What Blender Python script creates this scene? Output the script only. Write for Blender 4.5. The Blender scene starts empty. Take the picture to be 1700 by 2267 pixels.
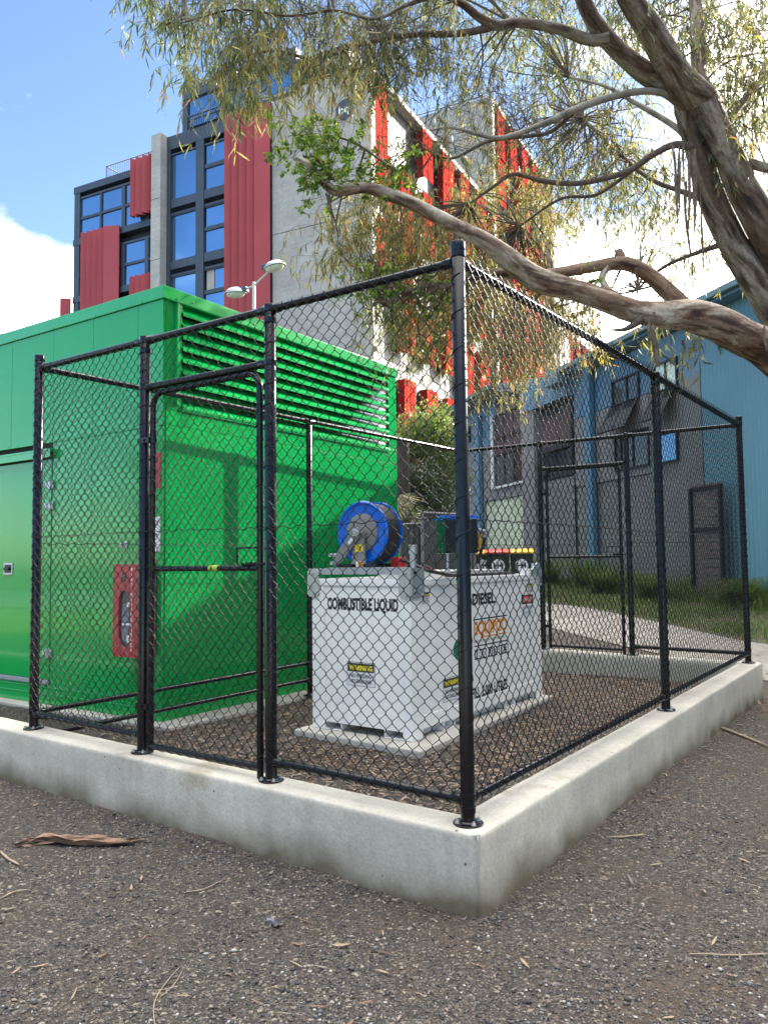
import bpy, bmesh, math, random
import numpy as np
from mathutils import Vector, Matrix
R = math.radians
rng = np.random.default_rng(7)
rnd = random.Random(11)
SC = bpy.context.scene
COL = SC.collection

# ------------------------------------------------------------------ camera
CX, CU, CF = (0.813404, 0.581583, -0.011588), (0.046253, -0.044806, 0.997924), (-0.579857, 0.812252, 0.063346)
CAM = np.array([1.670, -2.912, 1.395]); FPX = 1749.28
cam_d = bpy.data.cameras.new('camera'); cam = bpy.data.objects.new('camera', cam_d); COL.objects.link(cam)
m = Matrix.Identity(4)
for i in range(3):
    m[i][0] = CX[i]; m[i][1] = CU[i]; m[i][2] = -CF[i]; m[i][3] = CAM[i]
cam.matrix_world = m
cam_d.sensor_fit = 'HORIZONTAL'; cam_d.sensor_width = 36; cam_d.lens = FPX / 1700 * 36
cam_d.clip_start = 0.05; cam_d.clip_end = 3000
SC.camera = cam

def at(px, py, d):
    """world point seen at photo pixel (px, py), d metres in front of the viewpoint"""
    return CAM + d * (np.array(CF) + np.array(CX) * (px - 850) / FPX - np.array(CU) * (py - 1133.5) / FPX)
# ------------------------------------------------------------------ light
SUN_AZ, SUN_EL = 16.0, 27.0          # degrees clockwise from +Y, above horizon
w = bpy.data.worlds.new('World'); SC.world = w; w.use_nodes = True
nt = w.node_tree; nt.nodes.clear()
def N(nt, t, **k):
    n = nt.nodes.new(t)
    for a, b in k.items():
        if a[0] == '_': n.inputs[int(a[1:])].default_value = b
        else: setattr(n, a, b)
    return n
def ramp(nt, pts, interp='LINEAR'):
    r = nt.nodes.new('ShaderNodeValToRGB'); e = r.color_ramp.elements; r.color_ramp.interpolation = interp
    while len(e) < len(pts): e.new(0.5)
    for i, (p, c) in enumerate(pts):
        e[i].position = p
        if isinstance(c, (int, float)): c = (c, c, c)
        e[i].color = (*c[:3], 1)
    return r
L = nt.links.new
sky = N(nt, 'ShaderNodeTexSky', sky_type='NISHITA', sun_disc=False)
sky.sun_elevation = R(SUN_EL); sky.sun_rotation = R(SUN_AZ); sky.air_density = 1.0; sky.dust_density = 0.6; sky.ozone_density = 3.0
tc = N(nt, 'ShaderNodeTexCoord')
mp = N(nt, 'ShaderNodeMapping'); mp.inputs['Scale'].default_value = (1, 1, 2.2); mp.inputs['Location'].default_value = (2.35, 0.7, 0.2)
L(tc.outputs['Generated'], mp.inputs[0])
cn = N(nt, 'ShaderNodeTexNoise'); cn.inputs['Scale'].default_value = 2.3; cn.inputs['Detail'].default_value = 9; cn.inputs['Roughness'].default_value = 0.56
L(mp.outputs[0], cn.inputs['Vector'])
# more cloud towards the sun and low in the sky
sd = N(nt, 'ShaderNodeVectorMath', operation='DOT_PRODUCT'); L(tc.outputs['Generated'], sd.inputs[0])
sd.inputs[1].default_value = (math.sin(R(8)) * math.cos(R(22)), math.cos(R(8)) * math.cos(R(22)), math.sin(R(22)))
sm = N(nt, 'ShaderNodeMapRange'); L(sd.outputs['Value'], sm.inputs[0]); sm.inputs[1].default_value = 0.72; sm.inputs[2].default_value = 0.95; sm.inputs[3].default_value = -0.02; sm.inputs[4].default_value = 0.24
sx = N(nt, 'ShaderNodeSeparateXYZ'); L(tc.outputs['Generated'], sx.inputs[0])
lm = N(nt, 'ShaderNodeMapRange'); L(sx.outputs[2], lm.inputs[0]); lm.inputs[1].default_value = 0.30; lm.inputs[2].default_value = 0.43; lm.inputs[3].default_value = 0.30; lm.inputs[4].default_value = 0.0
fy = N(nt, 'ShaderNodeMapRange'); L(sx.outputs[1], fy.inputs[0]); fy.inputs[1].default_value = 0.0; fy.inputs[2].default_value = 0.35
lmf = N(nt, 'ShaderNodeMath', operation='MULTIPLY'); L(lm.outputs[0], lmf.inputs[0]); L(fy.outputs[0], lmf.inputs[1])
ad = N(nt, 'ShaderNodeMath', operation='ADD'); L(cn.outputs[0], ad.inputs[0]); L(sm.outputs[0], ad.inputs[1])
hm = N(nt, 'ShaderNodeMapRange'); L(sx.outputs[2], hm.inputs[0]); hm.inputs[1].default_value = 0.63; hm.inputs[2].default_value = 0.80; hm.inputs[3].default_value = -0.06; hm.inputs[4].default_value = 0.34   # unseen cloud bank overhead, added to brighten and neutralise the fill light
ad1 = N(nt, 'ShaderNodeMath', operation='ADD'); L(ad.outputs[0], ad1.inputs[0]); L(lmf.outputs[0], ad1.inputs[1])
ad2 = N(nt, 'ShaderNodeMath', operation='ADD'); L(ad1.outputs[0], ad2.inputs[0]); L(hm.outputs[0], ad2.inputs[1])
cr = ramp(nt, [(0.56, 0.0), (0.72, 1.0)]); L(ad2.outputs[0], cr.inputs[0])
# cloud brightness: shaded grey-blue bottoms, white tops, brighter near the sun
cb = N(nt, 'ShaderNodeMapRange'); L(sd.outputs['Value'], cb.inputs[0]); cb.inputs[1].default_value = 0.4; cb.inputs[2].default_value = 1.0; cb.inputs[3].default_value = 1.0; cb.inputs[4].default_value = 2.2
cs = ramp(nt, [(0.58, (9.4, 9.2, 9.1)), (0.80, (14.8, 14.3, 13.4))])
L(ad2.outputs[0], cs.inputs[0])
cm = N(nt, 'ShaderNodeVectorMath', operation='SCALE'); L(cs.outputs[0], cm.inputs[0]); L(cb.outputs[0], cm.inputs['Scale'])
mx = N(nt, 'ShaderNodeMixRGB'); L(cr.outputs[0], mx.inputs[0]); L(sky.outputs[0], mx.inputs[1]); L(cm.outputs[0], mx.inputs[2])
bg = N(nt, 'ShaderNodeBackground'); bg.inputs[1].default_value = 0.10; L(mx.outputs[0], bg.inputs[0])
wo = N(nt, 'ShaderNodeOutputWorld'); L(bg.outputs[0], wo.inputs[0])
sl = bpy.data.lights.new('sun', 'SUN'); sl.energy = 4.0; sl.angle = R(0.53); sl.color = (1.0, 0.93, 0.82)
so = bpy.data.objects.new('sun', sl); COL.objects.link(so)
sdir = Vector((math.sin(R(SUN_AZ)) * math.cos(R(SUN_EL)), math.cos(R(SUN_AZ)) * math.cos(R(SUN_EL)), math.sin(R(SUN_EL))))
so.rotation_euler = sdir.to_track_quat('Z', 'Y').to_euler(); so.location = (10, 30, 30)
SC.view_settings.view_transform = 'Standard'; SC.view_settings.look = 'None'; SC.view_settings.gamma = 1
SC.view_settings.exposure = 1.72
SC.cycles.max_bounces = 8; SC.cycles.transparent_max_bounces = 12
SC.cycles.use_denoising = True
SC.cycles.sample_clamp_indirect = 4

# ------------------------------------------------------------------ helpers
class MB:
    """collects geometry; T maps local to world"""
    def __init__(s, T=None): s.v = []; s.f = []; s.mi = []; s.n = 0; s.T = T
    def add(s, v, f, mi=0):
        v = np.asarray(v, float).reshape(-1, 3); s.v.append(v)
        s.f += [tuple(i + s.n for i in q) for q in f]; s.mi += [mi] * len(f); s.n += len(v); return s
    def box(s, x0, x1, y0, y1, z0, z1, mi=0):
        v = [(x, y, z) for x in sorted((x0, x1)) for y in sorted((y0, y1)) for z in sorted((z0, z1))]
        return s.add(v, [(0, 1, 3, 2), (4, 6, 7, 5), (0, 4, 5, 1), (2, 3, 7, 6), (0, 2, 6, 4), (1, 5, 7, 3)], mi)
    def obox(s, c, ax, ay, az, hx, hy, hz, mi=0):
        c, ax, ay, az = [np.array(q, float) for q in (c, ax, ay, az)]
        v = [c + ax * hx * i + ay * hy * j + az * hz * k for i in (-1, 1) for j in (-1, 1) for k in (-1, 1)]
        return s.add(v, [(0, 1, 3, 2), (4, 6, 7, 5), (0, 4, 5, 1), (2, 3, 7, 6), (0, 2, 6, 4), (1, 5, 7, 3)], mi)
    def prism(s, poly, h0, h1, axis='z', mi=0):
        n = len(poly); v = []
        a = sum(poly[i][0] * poly[(i + 1) % n][1] - poly[(i + 1) % n][0] * poly[i][1] for i in range(n))
        if a < 0: poly = poly[::-1]
        for h in (h0, h1):
            for (p, q) in poly:
                v.append({'z': (p, q, h), 'y': (p, h, q), 'x': (h, p, q)}[axis])
        f = [tuple(range(n - 1, -1, -1)), tuple(range(n, 2 * n))] + [(i, (i + 1) % n, n + (i + 1) % n, n + i) for i in range(n)]
        if (h1 < h0) != (axis == 'y'): f = [q[::-1] for q in f]
        return s.add(v, f, mi)
    def tube(s, pts, r, seg=8, cap=True, mi=0, ref=None):
        P = np.asarray(pts, float); n = len(P); rr = np.full(n, r) if np.isscalar(r) else np.asarray(r, float)
        t = np.gradient(P, axis=0); t /= np.linalg.norm(t, axis=1)[:, None] + 1e-12
        u = np.cross(t[0], ref if ref is not None else ((0, 0, 1) if abs(t[0][2]) < .9 else (1, 0, 0))); u /= np.linalg.norm(u)
        a = np.arange(seg) * 2 * math.pi / seg; V = []
        for i in range(n):
            u = u - t[i] * (u @ t[i]); u /= np.linalg.norm(u) + 1e-12; q = np.cross(t[i], u)
            V.append(P[i] + rr[i] * (np.outer(np.cos(a), u) + np.outer(np.sin(a), q)))
        f = [(i * seg + j, i * seg + (j + 1) % seg, (i + 1) * seg + (j + 1) % seg, (i + 1) * seg + j) for i in range(n - 1) for j in range(seg)]
        if cap: f += [tuple(range(seg - 1, -1, -1)), tuple((n - 1) * seg + j for j in range(seg))]
        return s.add(np.concatenate(V), f, mi)
    def cyl(s, a, b, r, seg=16, mi=0, r2=None):
        a = np.array(a, float); b = np.array(b, float)
        return s.tube([a, b], [r, r if r2 is None else r2], seg, True, mi)
    def lathe(s, prof, c=(0, 0, 0), ax=(0, 0, 1), seg=24, mi=0):
        """prof: (radius, height) pairs"""
        ax = np.array(ax, float); ax /= np.linalg.norm(ax); u = np.cross(ax, (0, 0, 1) if abs(ax[2]) < .9 else (1, 0, 0)); u /= np.linalg.norm(u); q = np.cross(ax, u)
        a = np.arange(seg) * 2 * math.pi / seg; V = [np.array(c) + ax * h + r * (np.outer(np.cos(a), u) + np.outer(np.sin(a), q)) for r, h in prof]; n = len(prof)
        f = [(i * seg + j, i * seg + (j + 1) % seg, (i + 1) * seg + (j + 1) % seg, (i + 1) * seg + j) for i in range(n - 1) for j in range(seg)]
        f += [tuple(range(seg - 1, -1, -1)), tuple((n - 1) * seg + j for j in range(seg))]
        return s.add(np.concatenate(V), f, mi)
    def mesh(s, name, mats, org=(0, 0, 0), smooth=False, bevel=0):
        v = np.concatenate(s.v)
        if s.T is not None:
            v = v @ np.array(s.T)[:3, :3].T + np.array(s.T)[:3, 3]
        v = v - np.array(org)
        me = bpy.data.meshes.new(name); me.from_pydata(v.tolist(), [], s.f)
        for mm in (mats if isinstance(mats, (list, tuple)) else [mats]): me.materials.append(mm)
        me.polygons.foreach_set('material_index', s.mi)
        if smooth: me.polygons.foreach_set('use_smooth', [True] * len(s.f))
        if s.T is not None and np.linalg.det(np.array(s.T)[:3, :3]) < 0: me.flip_normals()
        if bevel or smooth == 'auto':
            bm = bmesh.new(); bm.from_mesh(me)
            if bevel:
                es = [e for e in bm.edges if len(e.link_faces) == 2 and e.calc_face_angle(0) > 0.6]
                bmesh.ops.bevel(bm, geom=es, offset=bevel, segments=2, affect='EDGES', clamp_overlap=True, profile=.6)
            for e in bm.edges: e.smooth = not (len(e.link_faces) == 2 and e.calc_face_angle(0) > 0.7)
            for f in bm.faces: f.smooth = not bevel
            bm.to_mesh(me); bm.free()
        me.update(); return me

def setp(o, label=None, cat=None, group=None, kind=None):
    if label: o['label'] = label
    if cat: o['category'] = cat
    if group: o['group'] = group
    if kind: o['kind'] = kind
    return o
def thing(name, loc, label, cat, group=None):
    o = bpy.data.objects.new(name, None); o.location = loc; o.empty_display_size = .2; COL.objects.link(o)
    return setp(o, label, cat, group)
def wloc(o):
    p = np.zeros(3)
    while o is not None: p = p + np.array(o.location); o = o.parent
    return p
def part(name, mb, mats, parent, smooth=False, bevel=0, label=None):
    o = bpy.data.objects.new(name, mb.mesh(name, mats, wloc(parent), smooth, bevel)); o.parent = parent; COL.objects.link(o)
    if label: o['label'] = label
    return o
def solo(name, mb, mats, loc, label=None, cat=None, group=None, kind=None, smooth=False, bevel=0):
    o = bpy.data.objects.new(name, mb.mesh(name, mats, loc, smooth, bevel)); o.location = loc; COL.objects.link(o)
    return setp(o, label, cat, group, kind)
def big(name, V, F, mats, parent=None, mi=None, smooth=False, loc=(0, 0, 0)):
    """fast mesh from numpy arrays; F is (n,4) or (n,3)"""
    V = np.asarray(V, np.float32) - np.array(wloc(parent) if parent else loc, np.float32); F = np.asarray(F, np.int32); k = F.shape[1]
    me = bpy.data.meshes.new(name); me.vertices.add(len(V)); me.vertices.foreach_set('co', V.ravel())
    me.loops.add(F.size); me.loops.foreach_set('vertex_index', F.ravel()); me.polygons.add(len(F))
    me.polygons.foreach_set('loop_start', np.arange(len(F), dtype=np.int32) * k)
    for mm in (mats if isinstance(mats, (list, tuple)) else [mats]): me.materials.append(mm)
    if mi is not None: me.polygons.foreach_set('material_index', np.asarray(mi, np.int32))
    if smooth: me.polygons.foreach_set('use_smooth', np.ones(len(F), bool))
    me.update(calc_edges=True); me.validate()
    o = bpy.data.objects.new(name, me); COL.objects.link(o)
    if parent: o.parent = parent
    else: o.location = loc
    return o
def text(s, mat, parent, org, ex, ey, w=None, h=0.05, name='lettering', bold=0.0, align='LEFT', depth=0.0006):
    """flat lettering: org lower-left (or centre) point, ex right, ey up; w = exact width, h = cap height"""
    cu = bpy.data.curves.new(name, 'FONT'); cu.body = s; cu.offset = bold; cu.extrude = 0.0; cu.resolution_u = 3
    o = bpy.data.objects.new(name, cu); COL.objects.link(o); bpy.context.view_layer.update()
    me = bpy.data.meshes.new_from_object(o.evaluated_get(bpy.context.evaluated_depsgraph_get()))
    bpy.data.objects.remove(o); bpy.data.curves.remove(cu)
    n = len(me.vertices); co = np.zeros(n * 3, np.float32); me.vertices.foreach_get('co', co); co = co.reshape(-1, 3).astype(float)
    x0, x1 = co[:, 0].min(), co[:, 0].max(); y0 = 0 if not any(c in s for c in 'gjpqy,') else 0.0
    cap = 0.69
    sy = h / cap; sx = (w / (x1 - x0)) if w else sy
    X = (co[:, 0] - x0) * sx; 
    if align == 'CENTER': X = X - (x1 - x0) * sx / 2
    Y = co[:, 1] * sy
    ex = np.array(ex, float); ey = np.array(ey, float); nn = np.cross(ex, ey)
    P = np.array(org) + np.outer(X, ex) + np.outer(Y, ey) + nn * depth - wloc(parent)
    me.vertices.foreach_set('co', P.astype(np.float32).ravel()); me.materials.clear(); me.materials.append(mat); me.update()
    t = bpy.data.objects.new(name, me); t.parent = parent; COL.objects.link(t); return t

# ------------------------------------------------------------------ materials
def mat(name, col=(.5, .5, .5), rough=.5, metal=0, spec=.5, coat=0, coatr=.05, noise=None, bump=None, emit=None, alpha=1, trans=0, c2=None, ramp2=None, coords='Object', extra=None):
    """noise=(scale, amount, detail): mottles the colour; bump=(scale, strength, dist)"""
    mt = bpy.data.materials.new(name); mt.use_nodes = True; nt = mt.node_tree; b = nt.nodes['Principled BSDF']
    b.inputs['Base Color'].default_value = (*col, 1); b.inputs['Roughness'].default_value = rough; b.inputs['Metallic'].default_value = metal
    b.inputs['Specular IOR Level'].default_value = spec; b.inputs['Coat Weight'].default_value = coat; b.inputs['Coat Roughness'].default_value = coatr
    b.inputs['Transmission Weight'].default_value = trans; b.inputs['Alpha'].default_value = alpha
    L = nt.links.new; tc = N(nt, 'ShaderNodeTexCoord')
    if noise:
        n = N(nt, 'ShaderNodeTexNoise'); n.inputs['Scale'].default_value = noise[0]; n.inputs['Detail'].default_value = noise[2] if len(noise) > 2 else 5
        L(tc.outputs[coords], n.inputs['Vector'])
        a = noise[1]; cc = c2 or tuple(max(0, q * (1 - a)) for q in col); ca = tuple(min(1, q * (1 + a)) for q in col)
        r = ramp(nt, ramp2 or [(.3, cc), (.7, ca if not c2 else col)]); L(n.outputs[0], r.inputs[0]); L(r.outputs[0], b.inputs['Base Color'])
    if bump:
        n = N(nt, 'ShaderNodeTexNoise'); n.inputs['Scale'].default_value = bump[0]; n.inputs['Detail'].default_value = 4; L(tc.outputs[coords], n.inputs['Vector'])
        bb = N(nt, 'ShaderNodeBump'); bb.inputs['Strength'].default_value = bump[1]; bb.inputs['Distance'].default_value = bump[2]; L(n.outputs[0], bb.inputs['Height']); L(bb.outputs[0], b.inputs['Normal'])
    if emit: b.inputs['Emission Color'].default_value = (*emit[:3], 1); b.inputs['Emission Strength'].default_value = emit[3]
    return mt
def node(mt, t): return [n for n in mt.node_tree.nodes if n.bl_idname == t][0]

M = {}
M['black'] = mat('black powder coat', (.006, .006, .009), .20, spec=.45, coat=.0, noise=(30, .25))
M['pvc'] = mat('black pvc wire', (.006, .0055, .006), .42, spec=.28)
M['galv'] = mat('galvanised steel', (.55, .57, .60), .38, metal=.75, noise=(60, .12))
M['galvdull'] = mat('dull galvanised steel', (.40, .43, .46), .45, metal=.4, noise=(18, .15))
M['white'] = mat('white enamel', (.88, .875, .86), .28, coat=.3, noise=(3, .03), bump=(5, .08, .004))
M['whitetrim'] = mat('worn white paint', (.70, .70, .68), .4, noise=(9, .12))
M['ink'] = mat('black lettering', (.012, .012, .016), .5)
M['labelwhite'] = mat('white label', (.75, .77, .80), .35)
M['yellow'] = mat('yellow label', (.80, .62, .02), .4)
M['yellowink'] = mat('yellow lettering', (.85, .75, .05), .5)
M['whiteink'] = mat('white lettering', (.8, .8, .8), .5)
M['orange'] = mat('orange lettering', (.80, .30, .04), .5)
M['redlabel'] = mat('red label', (.55, .02, .03), .4)
M['tealgreen'] = mat('green decal', (.0, .16, .10), .4)
M['blue'] = mat('blue paint', (.0, .12, .62), .28, coat=.3)
M['reelgrey'] = mat('grey paint', (.20, .20, .19), .4, noise=(12, .1))
M['rubber'] = mat('black rubber', (.018, .017, .017), .45, noise=(30, .3))
M['maroon'] = mat('maroon hose', (.16, .03, .03), .5)
M['redbox'] = mat('red plastic', (.42, .02, .04), .32, coat=.2)
M['green'] = mat('green gloss enamel', (.0, .37, .075), .14, spec=.5, coat=.35, coatr=.02, noise=(1.2, .04), bump=(.9, .035, .01))
M['greenedge'] = mat('green enamel trim', (.0, .40, .085), .2, coat=.8, coatr=.05, noise=(2, .08))
M['darkgap'] = mat('dark interior', (.01, .014, .012), .8)
M['binlid_red'] = mat('red bin lid', (.45, .03, .02), .45); M['binlid_yellow'] = mat('yellow bin lid', (.75, .45, .02), .45)
M['bin'] = mat('dark green bin plastic', (.012, .03, .02), .5, noise=(8, .2))
M['darkgreenbox'] = mat('dark green paint', (.006, .05, .03), .35); M['nearblack'] = mat('near black paint', (.008, .010, .016), .4)
M['navy'] = mat('navy window frames', (.045, .06, .085), .4, noise=(1.5, .15))
M['navydark'] = mat('dark louvre', (.012, .015, .022), .5)
M['fin'] = mat('red metal fins', (.40, .055, .06), .38, noise=(.8, .08))
M['finlit'] = mat('bright red screens', (.42, .04, .03), .8, spec=0, noise=(.7, .1))
M['glassblue'] = mat('blue tinted glass', (.16, .30, .48), .03, metal=.85, noise=(.35, .10, 2))
M['glassdark'] = mat('dark window glass', (.05, .06, .065), .04, metal=.3, spec=.9, bump=(.8, .12, .02))
M['sideglass'] = mat('shaded window glass', (.05, .045, .05), .35, spec=0, noise=(.5, .4)); M['reveal'] = mat('pale facade panel', (.40, .385, .37), .9, spec=0, noise=(2, .1))
M['terracotta'] = mat('terracotta wall', (.20, .085, .06), .9, spec=0, noise=(1, .2)); M['maroonpanel'] = mat('maroon grey wall', (.13, .09, .095), .9, spec=0, noise=(1, .15))
M['rail'] = mat('rail steel', (.20, .21, .23), .35, metal=.5)
M['shed_grey'] = mat('grey render', (.215, .21, .21), .75, noise=(2.5, .12))
M['shed_corr'] = mat('grey corrugated steel', (.20, .20, .19), .5, metal=.2, noise=(1.2, .15))
M['darkwood'] = mat('dark slatted screen', (.13, .11, .10), .6, noise=(4, .25))
M['whiteframe'] = mat('white window frame', (.62, .66, .64), .5)
M['paleroller'] = mat('pale roller door', (.52, .56, .40), .6, noise=(1.2, .12))
M['ledge'] = mat('brown render', (.22, .16, .10), .8, noise=(2, .15))
M['lampglass'] = mat('lamp bowl', (.62, .68, .55), .15, spec=.8, noise=(9, .15)); M['lampmetal'] = mat('lamp housing', (.40, .42, .45), .3, metal=.7)
M['lampdark'] = mat('lamp housing dark', (.06, .07, .09), .35); M['polegrey'] = mat('pale pole paint', (.50, .53, .50), .45)
M['roofcol'] = mat('blue grey roof sheeting', (.12, .20, .22), .5, noise=(1.5, .12))
M['bark_litter'] = mat('fallen bark', (.26, .16, .11), .75, noise=(22, .45, 6), bump=(40, .6, .004))
M['bark_ribbon'] = mat('hanging bark ribbon', (.17, .125, .09), .8, noise=(22, .45, 6))
M['twigdry'] = mat('dry twig', (.34, .27, .19), .8, noise=(20, .3))
# gum leaves (thin, light shines through)
def leafmat(name, col, trans, tw=.45, rough=.35):
    mt = bpy.data.materials.new(name); mt.use_nodes = True; nt = mt.node_tree; b = nt.nodes['Principled BSDF']; out = nt.nodes['Material Output']
    b.inputs['Base Color'].default_value = (*col, 1); b.inputs['Roughness'].default_value = rough; b.inputs['Specular IOR Level'].default_value = .45
    t = N(nt, 'ShaderNodeBsdfTranslucent'); t.inputs[0].default_value = (*trans, 1)
    mx = N(nt, 'ShaderNodeMixShader'); mx.inputs[0].default_value = tw
    nt.links.new(b.outputs[0], mx.inputs[1]); nt.links.new(t.outputs[0], mx.inputs[2]); nt.links.new(mx.outputs[0], out.inputs[0]); return mt
LEAF = [leafmat('grey green gum leaf', (.11, .14, .085), (.20, .25, .09)), leafmat('olive gum leaf', (.15, .16, .065), (.40, .40, .11)),
        leafmat('yellow gum leaf', (.31, .27, .11), (.74, .60, .17)), leafmat('rusty gum leaf', (.28, .16, .07), (.62, .34, .10)), leafmat('dark gum leaf', (.055, .07, .045), (.09, .115, .045), .3)]
LEAFG = [leafmat('young green leaf', (.10, .20, .035), (.28, .45, .05)), leafmat('lime leaf', (.20, .28, .04), (.50, .62, .06)), leafmat('mid green leaf', (.05, .11, .03), (.12, .22, .04))]
GRASS = [leafmat('grass blade', (.10, .16, .045), (.18, .28, .06)), leafmat('dark grass blade', (.06, .10, .035), (.11, .17, .04)), leafmat('dry grass blade', (.25, .21, .10), (.3, .25, .1))]
LITTER = [mat('dry leaf tan', (.33, .24, .15), .7), mat('dry leaf brown', (.20, .115, .065), .7), mat('dry leaf grey', (.22, .19, .155), .75), mat('dry leaf dark', (.10, .06, .04), .75)]

def barkmat(name, k, warm):
    mt = bpy.data.materials.new(name); mt.use_nodes = True; nt = mt.node_tree; b = nt.nodes['Principled BSDF']; L = nt.links.new
    uv = N(nt, 'ShaderNodeAttribute', attribute_name='grain'); tc = N(nt, 'ShaderNodeTexCoord')
    m1 = N(nt, 'ShaderNodeMapping'); m1.inputs['Scale'].default_value = (1, 1, .27); L(uv.outputs['Vector'], m1.inputs[0])
    n1 = N(nt, 'ShaderNodeTexNoise'); n1.inputs['Scale'].default_value = 12; n1.inputs['Detail'].default_value = 9; n1.inputs['Roughness'].default_value = .62; n1.inputs['Distortion'].default_value = .5; L(m1.outputs[0], n1.inputs[0])
    n2 = N(nt, 'ShaderNodeTexNoise'); n2.inputs['Scale'].default_value = 3.2; n2.inputs['Detail'].default_value = 3; n2.inputs['Distortion'].default_value = 1.2; L(m1.outputs[0], n2.inputs[0])
    r1 = ramp(nt, [(.37, (.06 * k, .038 * k, .028 * k)), (.45, (.17 * k, .115 * k, .08 * k)), (.52, (.30 * k, .245 * k, .19 * k)), (.66, (.44 * k, .39 * k, .32 * k))]); L(n1.outputs[0], r1.inputs[0])
    r2 = ramp(nt, [(.43, (.50, .38, .30)), (.47, (.95, .92, .9)), (.60, (1.0, 1.0, .97)), (.64, (1.35, 1.35, 1.28))])
    n3 = N(nt, 'ShaderNodeTexNoise'); n3.inputs['Scale'].default_value = 45; n3.inputs['Detail'].default_value = 6; L(uv.outputs['Vector'], n3.inputs[0]); r3 = ramp(nt, [(.3, .72), (.65, 1.12)]); L(n3.outputs[0], r3.inputs[0]); L(n2.outputs[0], r2.inputs[0])
    mx = N(nt, 'ShaderNodeMixRGB', blend_type='MULTIPLY'); mx.inputs[0].default_value = 1; L(r1.outputs[0], mx.inputs[1]); L(r2.outputs[0], mx.inputs[2])
    mx3 = N(nt, 'ShaderNodeMixRGB', blend_type='MULTIPLY'); mx3.inputs[0].default_value = 1; L(mx.outputs[0], mx3.inputs[1]); L(r3.outputs[0], mx3.inputs[2])
    L(mx3.outputs[0], b.inputs['Base Color']); b.inputs['Roughness'].default_value = .75
    bb = N(nt, 'ShaderNodeBump'); bb.inputs['Strength'].default_value = .6; bb.inputs['Distance'].default_value = .012; L(n1.outputs[0], bb.inputs['Height']); L(bb.outputs[0], b.inputs['Normal'])
    return mt
M['bark'] = barkmat('brown trunk bark', .80, 1); M['barkpale'] = barkmat('smooth pale limb bark', 1.5, 1)
M['twig'] = mat('thin branch bark', (.13, .095, .075), .75, noise=(30, .4))
M['twigpale'] = mat('pale branch bark', (.30, .27, .22), .7, noise=(8, .45))

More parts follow.
